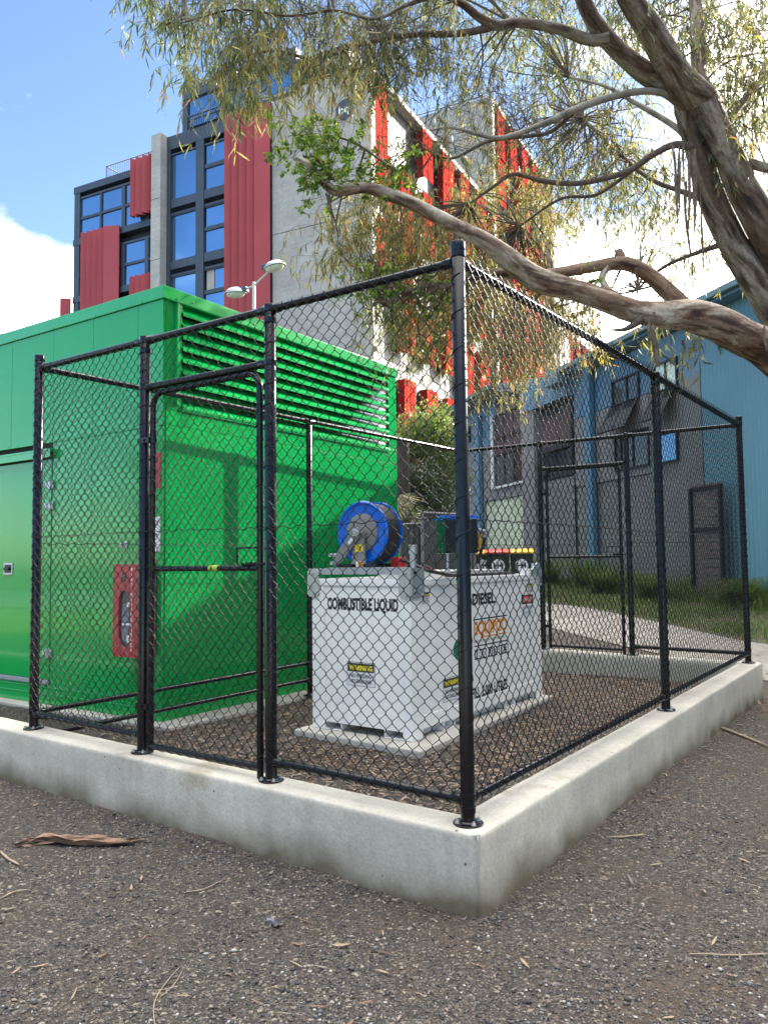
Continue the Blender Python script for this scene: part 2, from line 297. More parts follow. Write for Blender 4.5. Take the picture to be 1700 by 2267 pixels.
def concrete(name, base=(.40, .385, .355), stain=True, board=False, dark=.75, low=None):
    mt = bpy.data.materials.new(name); mt.use_nodes = True; nt = mt.node_tree; b = nt.nodes['Principled BSDF']; L = nt.links.new; b.inputs['Roughness'].default_value = .82
    g = N(nt, 'ShaderNodeNewGeometry'); pos = g.outputs['Position']
    n1 = N(nt, 'ShaderNodeTexNoise'); n1.inputs['Scale'].default_value = 2.1 if not board else .35; n1.inputs['Detail'].default_value = 8; n1.inputs['Roughness'].default_value = .62; L(pos, n1.inputs['Vector'])
    r1 = ramp(nt, [(.30, tuple(q * dark for q in base)), (.70, tuple(min(1, q * 1.16) for q in base))]); L(n1.outputs[0], r1.inputs[0])
    col = r1.outputs[0]
    n2 = N(nt, 'ShaderNodeTexNoise'); n2.inputs['Scale'].default_value = 70 if not board else 6; n2.inputs['Detail'].default_value = 5; L(pos, n2.inputs['Vector'])
    r2 = ramp(nt, [(.35, .86), (.62, 1.05)]); L(n2.outputs[0], r2.inputs[0])
    mx = N(nt, 'ShaderNodeMixRGB', blend_type='MULTIPLY'); mx.inputs[0].default_value = .8; L(col, mx.inputs[1]); L(r2.outputs[0], mx.inputs[2]); col = mx.outputs[0]
    h = n2.outputs[0]
    if low is not None:      # soil splashed up the foot of the wall
        sx = N(nt, 'ShaderNodeSeparateXYZ'); L(pos, sx.inputs[0])
        n3 = N(nt, 'ShaderNodeTexNoise'); n3.inputs['Scale'].default_value = 3.5; n3.inputs['Detail'].default_value = 7; L(pos, n3.inputs['Vector'])
        ma = N(nt, 'ShaderNodeMath', operation='MULTIPLY_ADD'); L(n3.outputs[0], ma.inputs[0]); ma.inputs[1].default_value = -.26; L(sx.outputs[2], ma.inputs[2])
        r3 = ramp(nt, [(0.0, 1), (.06, .55), (.16, 0)]); 
        mm = N(nt, 'ShaderNodeMath', operation='ADD'); L(ma.outputs[0], mm.inputs[0]); mm.inputs[1].default_value = .13 - low; L(mm.outputs[0], r3.inputs[0])
        mx2 = N(nt, 'ShaderNodeMixRGB'); L(r3.outputs[0], mx2.inputs[0]); L(col, mx2.inputs[1]); mx2.inputs[2].default_value = (.15, .125, .085, 1); col = mx2.outputs[0]
        # rusty and green streaks
        n4 = N(nt, 'ShaderNodeTexNoise'); n4.inputs['Scale'].default_value = 1.7; n4.inputs['Detail'].default_value = 9; n4.inputs['Roughness'].default_value = .7; L(pos, n4.inputs['Vector'])
        r4 = ramp(nt, [(.60, 0), (.68, .6)]); L(n4.outputs[0], r4.inputs[0])
        mx3 = N(nt, 'ShaderNodeMixRGB'); L(r4.outputs[0], mx3.inputs[0]); L(col, mx3.inputs[1]); mx3.inputs[2].default_value = (.30, .25, .16, 1); col = mx3.outputs[0]
        vh = N(nt, 'ShaderNodeTexVoronoi'); vh.inputs['Scale'].default_value = 22; L(pos, vh.inputs['Vector']); vc = N(nt, 'ShaderNodeSeparateColor'); L(vh.outputs['Color'], vc.inputs[0])
        th = N(nt, 'ShaderNodeMath', operation='MULTIPLY'); L(vc.outputs[0], th.inputs[0]); L(vc.outputs[0], th.inputs[1]); th2 = N(nt, 'ShaderNodeMath', operation='MULTIPLY_ADD'); L(th.outputs[0], th2.inputs[0]); th2.inputs[1].default_value = .42; th2.inputs[2].default_value = -.27
        ho = N(nt, 'ShaderNodeMath', operation='LESS_THAN'); L(vh.outputs['Distance'], ho.inputs[0]); L(th2.outputs[0], ho.inputs[1])
        mx6 = N(nt, 'ShaderNodeMixRGB'); L(ho.outputs[0], mx6.inputs[0]); L(col, mx6.inputs[1]); mx6.inputs[2].default_value = (.13, .12, .10, 1); col = mx6.outputs[0]
        mp = N(nt, 'ShaderNodeMapping'); mp.inputs['Scale'].default_value = (9, 9, .8); L(pos, mp.inputs[0]); ns = N(nt, 'ShaderNodeTexNoise'); ns.inputs['Scale'].default_value = 1.6; ns.inputs['Detail'].default_value = 6; L(mp.outputs[0], ns.inputs['Vector'])
        rs = ramp(nt, [(.36, .80), (.50, 1.0), (.68, 1.07)]); L(ns.outputs[0], rs.inputs[0]); mx7 = N(nt, 'ShaderNodeMixRGB', blend_type='MULTIPLY'); mx7.inputs[0].default_value = .35; L(col, mx7.inputs[1]); L(rs.outputs[0], mx7.inputs[2]); col = mx7.outputs[0]
    if board:                # board-marked courses
        sx = N(nt, 'ShaderNodeSeparateXYZ'); L(pos, sx.inputs[0])
        mu = N(nt, 'ShaderNodeMath', operation='MULTIPLY'); L(sx.outputs[2], mu.inputs[0]); mu.inputs[1].default_value = 1 / .19
        fr = N(nt, 'ShaderNodeMath', operation='FRACT'); L(mu.outputs[0], fr.inputs[0]); fl = N(nt, 'ShaderNodeMath', operation='FLOOR'); L(mu.outputs[0], fl.inputs[0])
        wn = N(nt, 'ShaderNodeTexWhiteNoise', noise_dimensions='1D'); L(fl.outputs[0], wn.inputs['W'])
        rb = ramp(nt, [(0, .94), (1, 1.04)]); L(wn.outputs[0], rb.inputs[0])
        mx4 = N(nt, 'ShaderNodeMixRGB', blend_type='MULTIPLY'); mx4.inputs[0].default_value = 1; L(col, mx4.inputs[1]); L(rb.outputs[0], mx4.inputs[2])
        re = ramp(nt, [(0, .88), (.10, 1), (.93, 1), (1, .90)]); L(fr.outputs[0], re.inputs[0])
        mx5 = N(nt, 'ShaderNodeMixRGB', blend_type='MULTIPLY'); mx5.inputs[0].default_value = .8; L(mx4.outputs[0], mx5.inputs[1]); L(re.outputs[0], mx5.inputs[2]); col = mx5.outputs[0]; h = re.outputs[0]
    L(col, b.inputs['Base Color'])
    bb = N(nt, 'ShaderNodeBump'); bb.inputs['Strength'].default_value = .35; bb.inputs['Distance'].default_value = .004 if not board else .02; L(h, bb.inputs['Height']); L(bb.outputs[0], b.inputs['Normal'])
    return mt
M['wallconc'] = concrete('cast concrete', (.55, .52, .455), low=0.0, dark=.80)
M['slab'] = concrete('slab concrete', (.47, .45, .41))
M['pathconc'] = concrete('footpath concrete', (.27, .25, .225))
M['towerconc'] = concrete('board marked concrete', (.43, .42, .395), board=True)
M['towerconc_pale'] = concrete('pale concrete edge', (.46, .42, .35), dark=.85)

def gravelmat(name, scale, cols, brown=.35, leafy=0):
    mt = bpy.data.materials.new(name); mt.use_nodes = True; nt = mt.node_tree; b = nt.nodes['Principled BSDF']; L = nt.links.new; b.inputs['Roughness'].default_value = .8
    g = N(nt, 'ShaderNodeNewGeometry'); pos = g.outputs['Position']
    nw = N(nt, 'ShaderNodeTexNoise'); nw.inputs['Scale'].default_value = scale * .7; L(pos, nw.inputs['Vector'])
    wv = N(nt, 'ShaderNodeMixRGB', blend_type='LINEAR_LIGHT'); wv.inputs[0].default_value = .35 / scale; L(pos, wv.inputs[1]); L(nw.outputs['Color'], wv.inputs[2])
    v1 = N(nt, 'ShaderNodeTexVoronoi'); v1.inputs['Scale'].default_value = scale; L(wv.outputs[0], v1.inputs['Vector'])
    v2 = N(nt, 'ShaderNodeTexVoronoi'); v2.inputs['Scale'].default_value = scale * 2.3; L(wv.outputs[0], v2.inputs['Vector'])
    s1 = N(nt, 'ShaderNodeSeparateColor'); L(v1.outputs['Color'], s1.inputs[0]); s2 = N(nt, 'ShaderNodeSeparateColor'); L(v2.outputs['Color'], s2.inputs[0])
    r1 = ramp(nt, cols); L(s1.outputs[0], r1.inputs[0]); r2 = ramp(nt, cols); L(s2.outputs[0], r2.inputs[0])
    pk = N(nt, 'ShaderNodeMath', operation='GREATER_THAN'); L(s1.outputs[1], pk.inputs[0]); pk.inputs[1].default_value = .55
    mx = N(nt, 'ShaderNodeMixRGB'); L(pk.outputs[0], mx.inputs[0]); L(r2.outputs[0], mx.inputs[1]); L(r1.outputs[0], mx.inputs[2])
    # soil showing between stones in patches
    nb = N(nt, 'ShaderNodeTexNoise'); nb.inputs['Scale'].default_value = 1.6; nb.inputs['Detail'].default_value = 7; nb.inputs['Roughness'].default_value = .65; L(pos, nb.inputs['Vector'])
    rb = ramp(nt, [(.48, 0), (.66, brown)]); L(nb.outputs[0], rb.inputs[0])
    mx2 = N(nt, 'ShaderNodeMixRGB'); L(rb.outputs[0], mx2.inputs[0]); L(mx.outputs[0], mx2.inputs[1]); mx2.inputs[2].default_value = (.075, .050, .034, 1)
    L(mx2.outputs[0], b.inputs['Base Color'])
    dm = N(nt, 'ShaderNodeMixRGB'); L(pk.outputs[0], dm.inputs[0]); L(v2.outputs['Distance'], dm.inputs[1]); L(v1.outputs['Distance'], dm.inputs[2])
    inv = N(nt, 'ShaderNodeMath', operation='MULTIPLY'); inv.inputs[1].default_value = -1; L(dm.outputs[0], inv.inputs[0])
    bb = N(nt, 'ShaderNodeBump'); bb.inputs['Strength'].default_value = 1; bb.inputs['Distance'].default_value = .5 / scale; L(inv.outputs[0], bb.inputs['Height']); L(bb.outputs[0], b.inputs['Normal'])
    return mt
GC = [(0, (.020, .016, .014)), (.35, (.045, .037, .032)), (.68, (.078, .066, .057)), (.86, (.13, .108, .088)), (.96, (.22, .18, .14)), (1, (.34, .30, .25))]
M['gravel'] = gravelmat('crushed gravel', 80, GC, .7)
M['stones'] = [mat('bluestone chip', (.095, .092, .096), .75, noise=(40, .3)), mat('grey chip', (.18, .172, .165), .75, noise=(40, .3)), mat('buff chip', (.30, .245, .18), .75, noise=(40, .25)), mat('pale chip', (.42, .40, .37), .7, noise=(40, .2)), mat('dark chip', (.04, .04, .044), .7)]
M['mulchbed'] = gravelmat('gravel with leaf mould', 60, [(0, (.014, .012, .013)), (.4, (.032, .028, .028)), (.7, (.062, .05, .043)), (1, (.13, .10, .08))], .4)
M['soilgrass'] = mat('grassy soil', (.05, .07, .025), .9, noise=(3, .5, 8), c2=(.09, .07, .045))
# ------------------------------------------------------------------ ground
def snoise(x, y, s, seed=0):
    """cheap smooth value noise, vectorised"""
    x = np.asarray(x, float) * s + seed * 17.3; y = np.asarray(y, float) * s + seed * 5.1
    xi = np.floor(x).astype(int); yi = np.floor(y).astype(int); fx = x - xi; fy = y - yi; fx = fx * fx * (3 - 2 * fx); fy = fy * fy * (3 - 2 * fy)
    def h(a, b): q = np.sin(a * 127.1 + b * 311.7 + seed * 74.7) * 43758.5453; return q - np.floor(q)
    return (h(xi, yi) * (1 - fx) + h(xi + 1, yi) * fx) * (1 - fy) + (h(xi, yi + 1) * (1 - fx) + h(xi + 1, yi + 1) * fx) * fy - .5
def gz(x, y):
    y = np.asarray(y, float); x = np.asarray(x, float)
    z = np.clip((y - 5.9) * .055, 0, .62)
    d = np.maximum(np.maximum(x - .105, -.105 - y), 0)      # drift of stones against the wall
    side = (y < 5.8) & (x < 6)
    z = z + np.where(side, .028 * np.exp(-d / .10) * (snoise(x, y, 3.1, 4) + .35), 0)
    near = np.exp(-((x - .5) ** 2 + (y + .5) ** 2) / 60)
    return z + near * (.035 * snoise(x, y, .9, 1) + .018 * snoise(x, y, 3.3, 2) + .008 * snoise(x, y, 11, 3))
def at_ground(px, py, off=0):
    d = (np.array(CF) + np.array(CX) * (px - 850) / FPX - np.array(CU) * (py - 1133.5) / FPX); t = 5.0
    for _ in range(40):
        P = CAM + t * d; t += (gz(P[0], P[1]) + off - P[2]) / d[2] * .7
    return CAM + t * d
gx = np.unique(np.concatenate([-np.geomspace(6, 900, 26)[::-1], np.arange(-6, 3.5, .045), np.geomspace(3.5, 900, 30)]))
gy = np.unique(np.concatenate([-np.geomspace(4, 700, 22)[::-1], np.arange(-4, 6.5, .045), np.arange(6.5, 30, .8), np.geomspace(30, 900, 24)]))
X, Y = np.meshgrid(gx, gy, indexing='ij'); Z = gz(X, Y)
nx, ny = len(gx), len(gy); idx = np.arange(nx * ny).reshape(nx, ny)
F = np.stack([idx[:-1, :-1], idx[1:, :-1], idx[1:, 1:], idx[:-1, 1:]], -1).reshape(-1, 4)
setp(big('ground', np.stack([X, Y, Z], -1).reshape(-1, 3), F, M['gravel'], smooth=True), kind='structure')

# gravel bed inside the wall, and the footpath behind
gx = np.arange(-10.6, -.05, .05); gy = np.arange(.05, 5.56, .05); X, Y = np.meshgrid(gx, gy, indexing='ij')
Z = .135 + .02 * snoise(X, Y, 1.3, 5) + .012 * snoise(X, Y, 6, 6); nx, ny = len(gx), len(gy); idx = np.arange(nx * ny).reshape(nx, ny)
F = np.stack([idx[:-1, :-1], idx[1:, :-1], idx[1:, 1:], idx[:-1, 1:]], -1).reshape(-1, 4)
setp(big('gravel_bed', np.stack([X, Y, Z], -1).reshape(-1, 3), F, M['mulchbed'], smooth=True), kind='structure')
far_e = [at_ground(*q) for q in ((1190, 1333), (1225, 1337), (1305, 1345), (1471, 1378), (1560, 1398), (1650, 1418), (1760, 1432), (2300, 1500))]
near_e = [at_ground(*q) for q in ((1120, 1345), (1170, 1375), (1250, 1400), (1380, 1432), (1540, 1466), (1660, 1500), (1800, 1535), (2600, 1760))]
pv = []; NS = 60
def interp(E, u):
    E = np.array(E); k = np.linspace(0, 1, len(E)); return np.array([np.interp(u, k, E[:, i]) for i in range(3)])
for i in range(NS + 1):
    a = interp(far_e, i / NS); b = interp(near_e, i / NS)
    for j in range(9):
        q = a + (b - a) * j / 8; q[2] = gz(q[0], q[1]) + .012; pv.append(q)
pf = [(i * 9 + j, (i + 1) * 9 + j, (i + 1) * 9 + j + 1, i * 9 + j + 1) for i in range(NS) for j in range(8)]
setp(big('path', pv, pf, M['pathconc'], smooth=True), kind='structure')
# lawn strip and road on the open side behind the viewpoint (seen mirrored in the enamel)
def sheet(name, x0, x1, y0, y1, z, m, n=24):
    X, Y = np.meshgrid(np.linspace(x0, x1, n), np.linspace(y0, y1, n), indexing='ij'); idx = np.arange(n * n).reshape(n, n)
    Y = Y + .5 * snoise(X, Y * 0, .22, 8)
    F = np.stack([idx[:-1, :-1], idx[1:, :-1], idx[1:, 1:], idx[:-1, 1:]], -1).reshape(-1, 4)
    setp(big(name, np.stack([X, Y, gz(X, Y) + z], -1).reshape(-1, 3), F, m, smooth=True), kind='structure')
sheet('lawn', -34, -4.5, -9.5, -4.2, .02, mat('mown lawn', (.16, .22, .05), .8, noise=(2, .3)))
sheet('road', -60, 40, -22, -10.6, .015, mat('pale asphalt road', (.22, .23, .24), .75, noise=(4, .15)))

# ------------------------------------------------------------------ concrete kerb wall
def zw(x, y): return .31 + .009 * (-x) + .008 * y
mb = MB(); legs = [((-10.5, 0), (0, 0)), ((0, 0), (0, 5.6)), ((0, 5.6), (-3.45, 5.6))]
prof = [(.105, -.25), (.105, -.05), (.105, .0), (.105, .05), (.105, .10), (.105, .15), (.105, .20), (.105, .25), (.105, None, -.022), (.1035, None, -.010), (.099, None, -.003), (.090, None, 0), (.05, None, .0005), (0, None, .001), (-.05, None, .0005), (-.080, None, 0), (-.088, None, -.006), (-.09, None, -.05), (-.09, .05)]
nrm = [(0, -1), (1, 0), (0, 1)]; st = []
for k, (a, b) in enumerate(legs):
    a = np.array(a, float); b = np.array(b, float); t = (b - a) / np.linalg.norm(b - a); n = np.array(nrm[k], float); Ln = np.linalg.norm(b - a)
    n_st = int(Ln / .035)
    for i in range(n_st + 1):
        u = i / n_st; ring = []
        for pr in prof:
            d = pr[0]; e0 = -d if k > 0 else 0; e1 = d if k < 2 else 0
            p = a + t * (e0 + (Ln + e1 - e0) * u) + n * d
            zt = zw(p[0], p[1]); z = zt + pr[2] if pr[1] is None else min(pr[1], zt - .03)
            wob = .004 * snoise(p[0] + p[1] * 3, z * 3, 2.3, 9) + .002 * snoise(p[0] * 1 + p[1] * 5, z * 8, 9, 10)
            if abs(d - .1) < .007 and k < 2:   # chipped arris
                c = snoise(p[0] + p[1] * 2, 0, 21, 12); wob -= max(0, c - .38) * .02
            dist = math.hypot(p[0] - .105, p[1] + .105)
            if dist < .02 and z > -.04: wob -= .006 + .012 * max(0, snoise(z, 0, 26, 13))
            if k == 0 and pr[1] == .10 and p[0] > -1.6: wob -= .004 * min(1, (p[0] + 1.6) * 2)
            z += .003 * snoise(p[0] * 2, p[1] * 2, 1.2, 14) if pr[1] is None else 0
            ring.append((p[0] + n[0] * wob, p[1] + n[1] * wob, z))
        st.append(ring)
V = np.array(st); ns, npf = V.shape[:2]; idx = np.arange(ns * npf).reshape(ns, npf)
F = np.stack([idx[:-1, :-1], idx[1:, :-1], idx[1:, 1:], idx[:-1, 1:]], -1).reshape(-1, 4).tolist()
F += [tuple(idx[-1, ::-1]), tuple(idx[0, :])]
mb.add(V.reshape(-1, 3), [tuple(q) for q in F])
kw = solo('concrete_kerb_wall', mb, M['wallconc'], (0, 0, 0), 'low pale concrete wall running round the corner under the black fence', 'wall', smooth=True)
bpy.context.view_layer.update()

# ------------------------------------------------------------------ chain link
W2, H2 = .034, .0365
def chain(parent, o, d, nrm_, width, z0, z1, slope=0, r=.00195, seg=4, name='mesh_panel', bul=.006, zfun=None, phase=0.0):
    d = np.array(d, float); nv = np.array(nrm_, float); o = np.array(o, float)
    nw = int(width / W2); P = []
    kk = np.arange(0, int((z1 - z0) / H2) + 1)
    s0 = (width - nw * W2) / 2
    V = []
    hk = .0042
    for i in range(nw):
        par = (i % 2)
        # apex heights: even k on the left column, odd k on the right column
        kz = kk; left = ((kz + par) % 2 == 0)
        sx = np.where(left, s0 + i * W2 - .0012, s0 + (i + 1) * W2 + .0012)
        nz = np.where(left, .0016, -.0016)
        zz = z0 + phase + kz * H2
        S = np.repeat(sx, 2); Zz = np.repeat(zz, 2) + np.tile([-hk, hk], len(kz)); NN = np.repeat(nz, 2) * np.tile([1, -1], len(kz)) * 1.0
        V.append(np.stack([S, Zz, NN], -1))
    V = np.array(V)          # (nw, n, 3): s, z, n
    if zfun is not None: V[..., 1] = zfun(V[..., 0], V[..., 1])
    s, z = V[..., 0], V[..., 1]
    sx_ = s + .006 * snoise(s, z, 2.2, 21) + .0035 * snoise(s, z, 9, 22)
    zz_ = z + slope * s + .006 * snoise(s, z, 2.0, 23) + .003 * snoise(s, z, 8, 24)
    nn_ = V[..., 2] + bul * 2 * snoise(s, z, 1.7, 25)
    P = o + sx_[..., None] * d + nn_[..., None] * nv; P[..., 2] += zz_
    T = np.gradient(P, axis=1); T /= np.linalg.norm(T, axis=2)[..., None]
    U = np.cross(T, nv); U /= np.linalg.norm(U, axis=2)[..., None]
    a = np.arange(seg) * 2 * math.pi / seg + math.pi / 4
    ringV = P[:, :, None, :] + r * (np.cos(a)[None, None, :, None] * U[:, :, None, :] + np.sin(a)[None, None, :, None] * nv)
    nwr, n = P.shape[:2]; idx = np.arange(nwr * n * seg).reshape(nwr, n, seg)
    A = idx[:, :-1, :]; B = idx[:, 1:, :]
    F = np.stack([A, np.roll(A, -1, 2), np.roll(B, -1, 2), B], -1).reshape(-1, 4)
    return big(name, ringV.reshape(-1, 3), F, M['pvc'], parent, smooth=True)
def lacing(parent, a, b, rr, pitch=.078, off=(0, 0, 0), name='lacing_wire'):
    a = np.array(a, float); b = np.array(b, float); Ln = np.linalg.norm(b - a); t = (b - a) / Ln
    u = np.cross(t, (0, 0, 1) if abs(t[2]) < .9 else (1, 0, 0)); u /= np.linalg.norm(u); q = np.cross(t, u); mb = MB()
    n = int(Ln / pitch * 10); k = np.arange(n + 1) / n; ang = k * Ln / pitch * 2 * math.pi
    adv = k * Ln + .012 * np.sin(ang) + .006 * snoise(k * Ln, 0, 14, 31)
    rad = rr + .0022 + .002 * np.maximum(0, snoise(k * Ln, 3, 9, 33))
    P = a + np.outer(adv, t) + np.outer(np.cos(ang) * rad, u) + np.outer(np.sin(ang) * rad, q) + np.array(off)
    mb.tube(P, .0018, 4, False); return part(name, mb, M['pvc'], parent, smooth=True)

fence = thing('chain_link_fence', (0, 0, .31), 'black chain link fence of pipe posts and diamond mesh around the white fuel tank', 'fence')
PR, RR = .030, .0205
def post(x, y, top, zb=None, cap=True, plate=True, clamps=(), r=PR, name='post', parent=None):
    zb = zw(x, y) if zb is None else zb; mb = MB()
    mb.lathe([(r, 0), (r, top - zb - .004), (r - .003, top - zb)], (x, y, zb), seg=20)
    p = part(name, mb, M['black'], parent or fence, smooth='auto')
    if cap:
        part('cap', MB().lathe([(r + .003, -.034), (r + .0035, -.03), (r + .0035, .002), (r + .001, .007), (r * .6, .012), (.001, .0135)], (x, y, top), seg=20), M['black'], p, smooth='auto')
    if plate:
        part('base_plate', MB().lathe([(.062, .001), (.0635, .003), (.0635, .0075), (.061, .009), (r + .006, .0095), (r + .0015, .014)], (x, y, zb), seg=28), M['black'], p, smooth='auto')
        for k in range(4):
            a = R(45 + 90 * k + 12); bx, by = x + .049 * math.cos(a), y + .049 * math.sin(a)
            part('bolt', MB().lathe([(.011, .0), (.011, .002), (.008, .0021), (.008, .009), (.005, .0095), (.005, .015), (.001, .0155)], (bx, by, zb + .0088), seg=6), M['galv'], p)
    for z in clamps:
        part('clamp', MB().lathe([(r + .001, -.013), (r + .0035, -.012), (r + .0035, .012), (r + .001, .013)], (x, y, z), seg=20), M['black'], p, smooth='auto')
    return p
def rail(a, b, r=RR, collars=True, name='rail', parent=None, gap=.03):
    a = np.array(a, float); b = np.array(b, float); t = (b - a) / np.linalg.norm(b - a); par_ = parent or fence
    rl = part(name, MB().tube([a + t * gap, b - t * gap], r, 14), M['black'], par_, smooth='auto')
    if collars:
        for (q, sg) in ((a, 1), (b, -1)):
            part('collar', MB().lathe([(r + .001, 0), (r + .005, .003), (r + .005, .045), (r + .001, .05)], q + t * sg * .024, t * sg, 16), M['black'], rl, smooth='auto')
    return rl
XA, X2, X3, YB, YM = -3.228, -2.117, -1.113, 5.601, 2.808
XB3, XB2 = -1.151, -2.174
zt = lambda x, y: zw(x, y) + 2.385
TZ = 2.40
p4 = post(0, 0, .31 + 2.458, clamps=(.31 + TZ + .01, .31 + .115, .31 + .06))
p1 = post(XA, 0, zw(XA, 0) + 2.458, clamps=(zw(XA, 0) + TZ, zw(XA, 0) + .115))
p6 = post(0, YB, zw(0, YB) + 2.458, clamps=(zw(0, YB) + TZ, zw(0, YB) + .13))
p9 = post(XA, YB, zw(XA, YB) + 2.44, clamps=(zw(XA, YB) + TZ,))
for x in (X2, X3): post(x, 0, zw(x, 0) + 2.398, clamps=(zw(x, 0) + 2.32, zw(x, 0) + 2.10, zw(x, 0) + .10))
p5 = post(0, YM, zw(0, YM) + 2.398, clamps=(zw(0, YM) + 2.33, zw(0, YM) + .12))
for x in (XB2, XB3): post(x, YB, zw(x, YB) + 2.398, clamps=(zw(x, YB) + 2.1,))
post(XA, 2.735, zw(XA, 2.735) + 2.38, zb=.165, clamps=(.46, .30), r=.027)
zr = lambda x, y, h: (x, y, zw(x, y) + h)
# top rails
T0 = TZ - .02
for a, b in (((XA, 0), (X2, 0)), ((X2, 0), (X3, 0)), ((X3, 0), (0, 0)), ((0, 0), (0, YM)), ((0, YM), (0, YB)), ((0, YB), (XB3, YB)), ((XB3, YB), (XB2, YB)), ((XB2, YB), (XA, YB)), ((XA, YB), (XA, 2.735)), ((XA, 2.735), (XA, 0))):
    rail(zr(*a, T0), zr(*b, T0)); lacing(fence, zr(*a, T0), zr(*b, T0), RR)
# saddle loops over the line posts
for x, y, ax in ((X2, 0, (1, 0, 0)), (X3, 0, (1, 0, 0)), (0, YM, (0, 1, 0)), (XB3, YB, (1, 0, 0)), (XB2, YB, (1, 0, 0))):
    part('rail_cap', MB().lathe([(RR + .001, -.032), (RR + .006, -.029), (RR + .006, .029), (RR + .001, .032)], (x, y, zw(x, y) + T0), ax, 18), M['black'], fence, smooth='auto')
# lower rails
B0 = .095
for a, b in (((XA, 0), (X2, 0)), ((X3, 0), (0, 0)), ((0, 0), (0, YM)), ((0, YM), (0, YB)), ((0, YB), (XB3, YB)), ((XB2, YB), (XA, YB))):
    rail(zr(*a, B0), zr(*b, B0)); lacing(fence, zr(*a, B0), zr(*b, B0), RR)
for zz in (.105, -.05):
    rail((XA, 0, zw(XA, 0) + zz), (XA, 2.735, zw(XA, 2.735) + zz), r=.017); rail((XA, 2.735, zw(XA, 2.735) + zz), (XA, YB, zw(XA, YB) + zz), r=.017)
# transoms over the gates
rail(zr(X2, 0, 2.10), zr(X3, 0, 2.10)); lacing(fence, zr(X2, 0, 2.10), zr(X3, 0, 2.10), RR)
rail(zr(XB2, YB, 2.08), zr(XB3, YB, 2.08)); lacing(fence, zr(XB2, YB, 2.08), zr(XB3, YB, 2.08), RR)
for x in (X2, X3, XA): lacing(fence, zr(x, 0, .15), zr(x, 0, 2.33), PR, .105)
for q in ((0, 0), (0, YM), (0, YB)): lacing(fence, zr(*q, .15), zr(*q, 2.33), PR, .16)
# mesh
MO = .0325
chain(fence, (XA - .01, -MO, .339 + .0), (1, 0, 0), (0, -1, 0), 1.14, .09, 2.385, -.009, phase=.008)
chain(fence, (X2 + .0, -MO, .329), (1, 0, 0), (0, -1, 0), 1.0, 2.10, 2.385, -.009, phase=.01)
chain(fence, (X3 - .005, -MO, .320), (1, 0, 0), (0, -1, 0), 1.12, .085, 2.385, -.009)
chain(fence, (MO, .01, .31), (0, 1, 0), (1, 0, 0), YB, .085, 2.385, .008, phase=.02)
chain(fence, (XB3, YB + MO, zw(XB3, YB)), (1, 0, 0), (0, 1, 0), 1.15, .09, 2.385, -.009, seg=3)
chain(fence, (XA, YB + MO, zw(XA, YB)), (1, 0, 0), (0, 1, 0), 1.05, .09, 2.385, -.009, seg=3)
chain(fence, (XB2, YB + MO, zw(XB2, YB)), (1, 0, 0), (0, 1, 0), 1.02, 2.09, 2.385, -.009, seg=3)
chain(fence, (XA - .03, .03, zw(XA, 0)), (0, 1, 0), (-1, 0, 0), YB - .05, -.04, 2.385, .008, seg=3)
# strained wire half way up, slightly wavy
def wire(a, b, amp=.008, r=.0024, per=.11):
    a = np.array(a, float); b = np.array(b, float); Ln = np.linalg.norm(b - a); n = int(Ln / .022); k = np.arange(n + 1) / n
    P = a + np.outer(k, b - a); P[:, 2] += amp * np.sin(k * Ln / per * 2 * math.pi) * (.3 + np.abs(snoise(k * Ln, 0, 2.5, 41)) * 1.6) + .02 * snoise(k * Ln, 0, 1.1, 42)
    part('strained_wire', MB().tube(P, r, 5, False), M['pvc'], fence, smooth=True)
for q in ((zr(XA, -.036, 1.245), zr(0, -.036, 1.26)), (zr(.036, 0, 1.26), zr(.036, YB, 1.23)), (zr(0, YB + .036, 1.2), zr(XA, YB + .036, 1.2)), (zr(XA - .036, YB, 1.2), zr(XA - .036, 0, 1.2))): wire(*q)

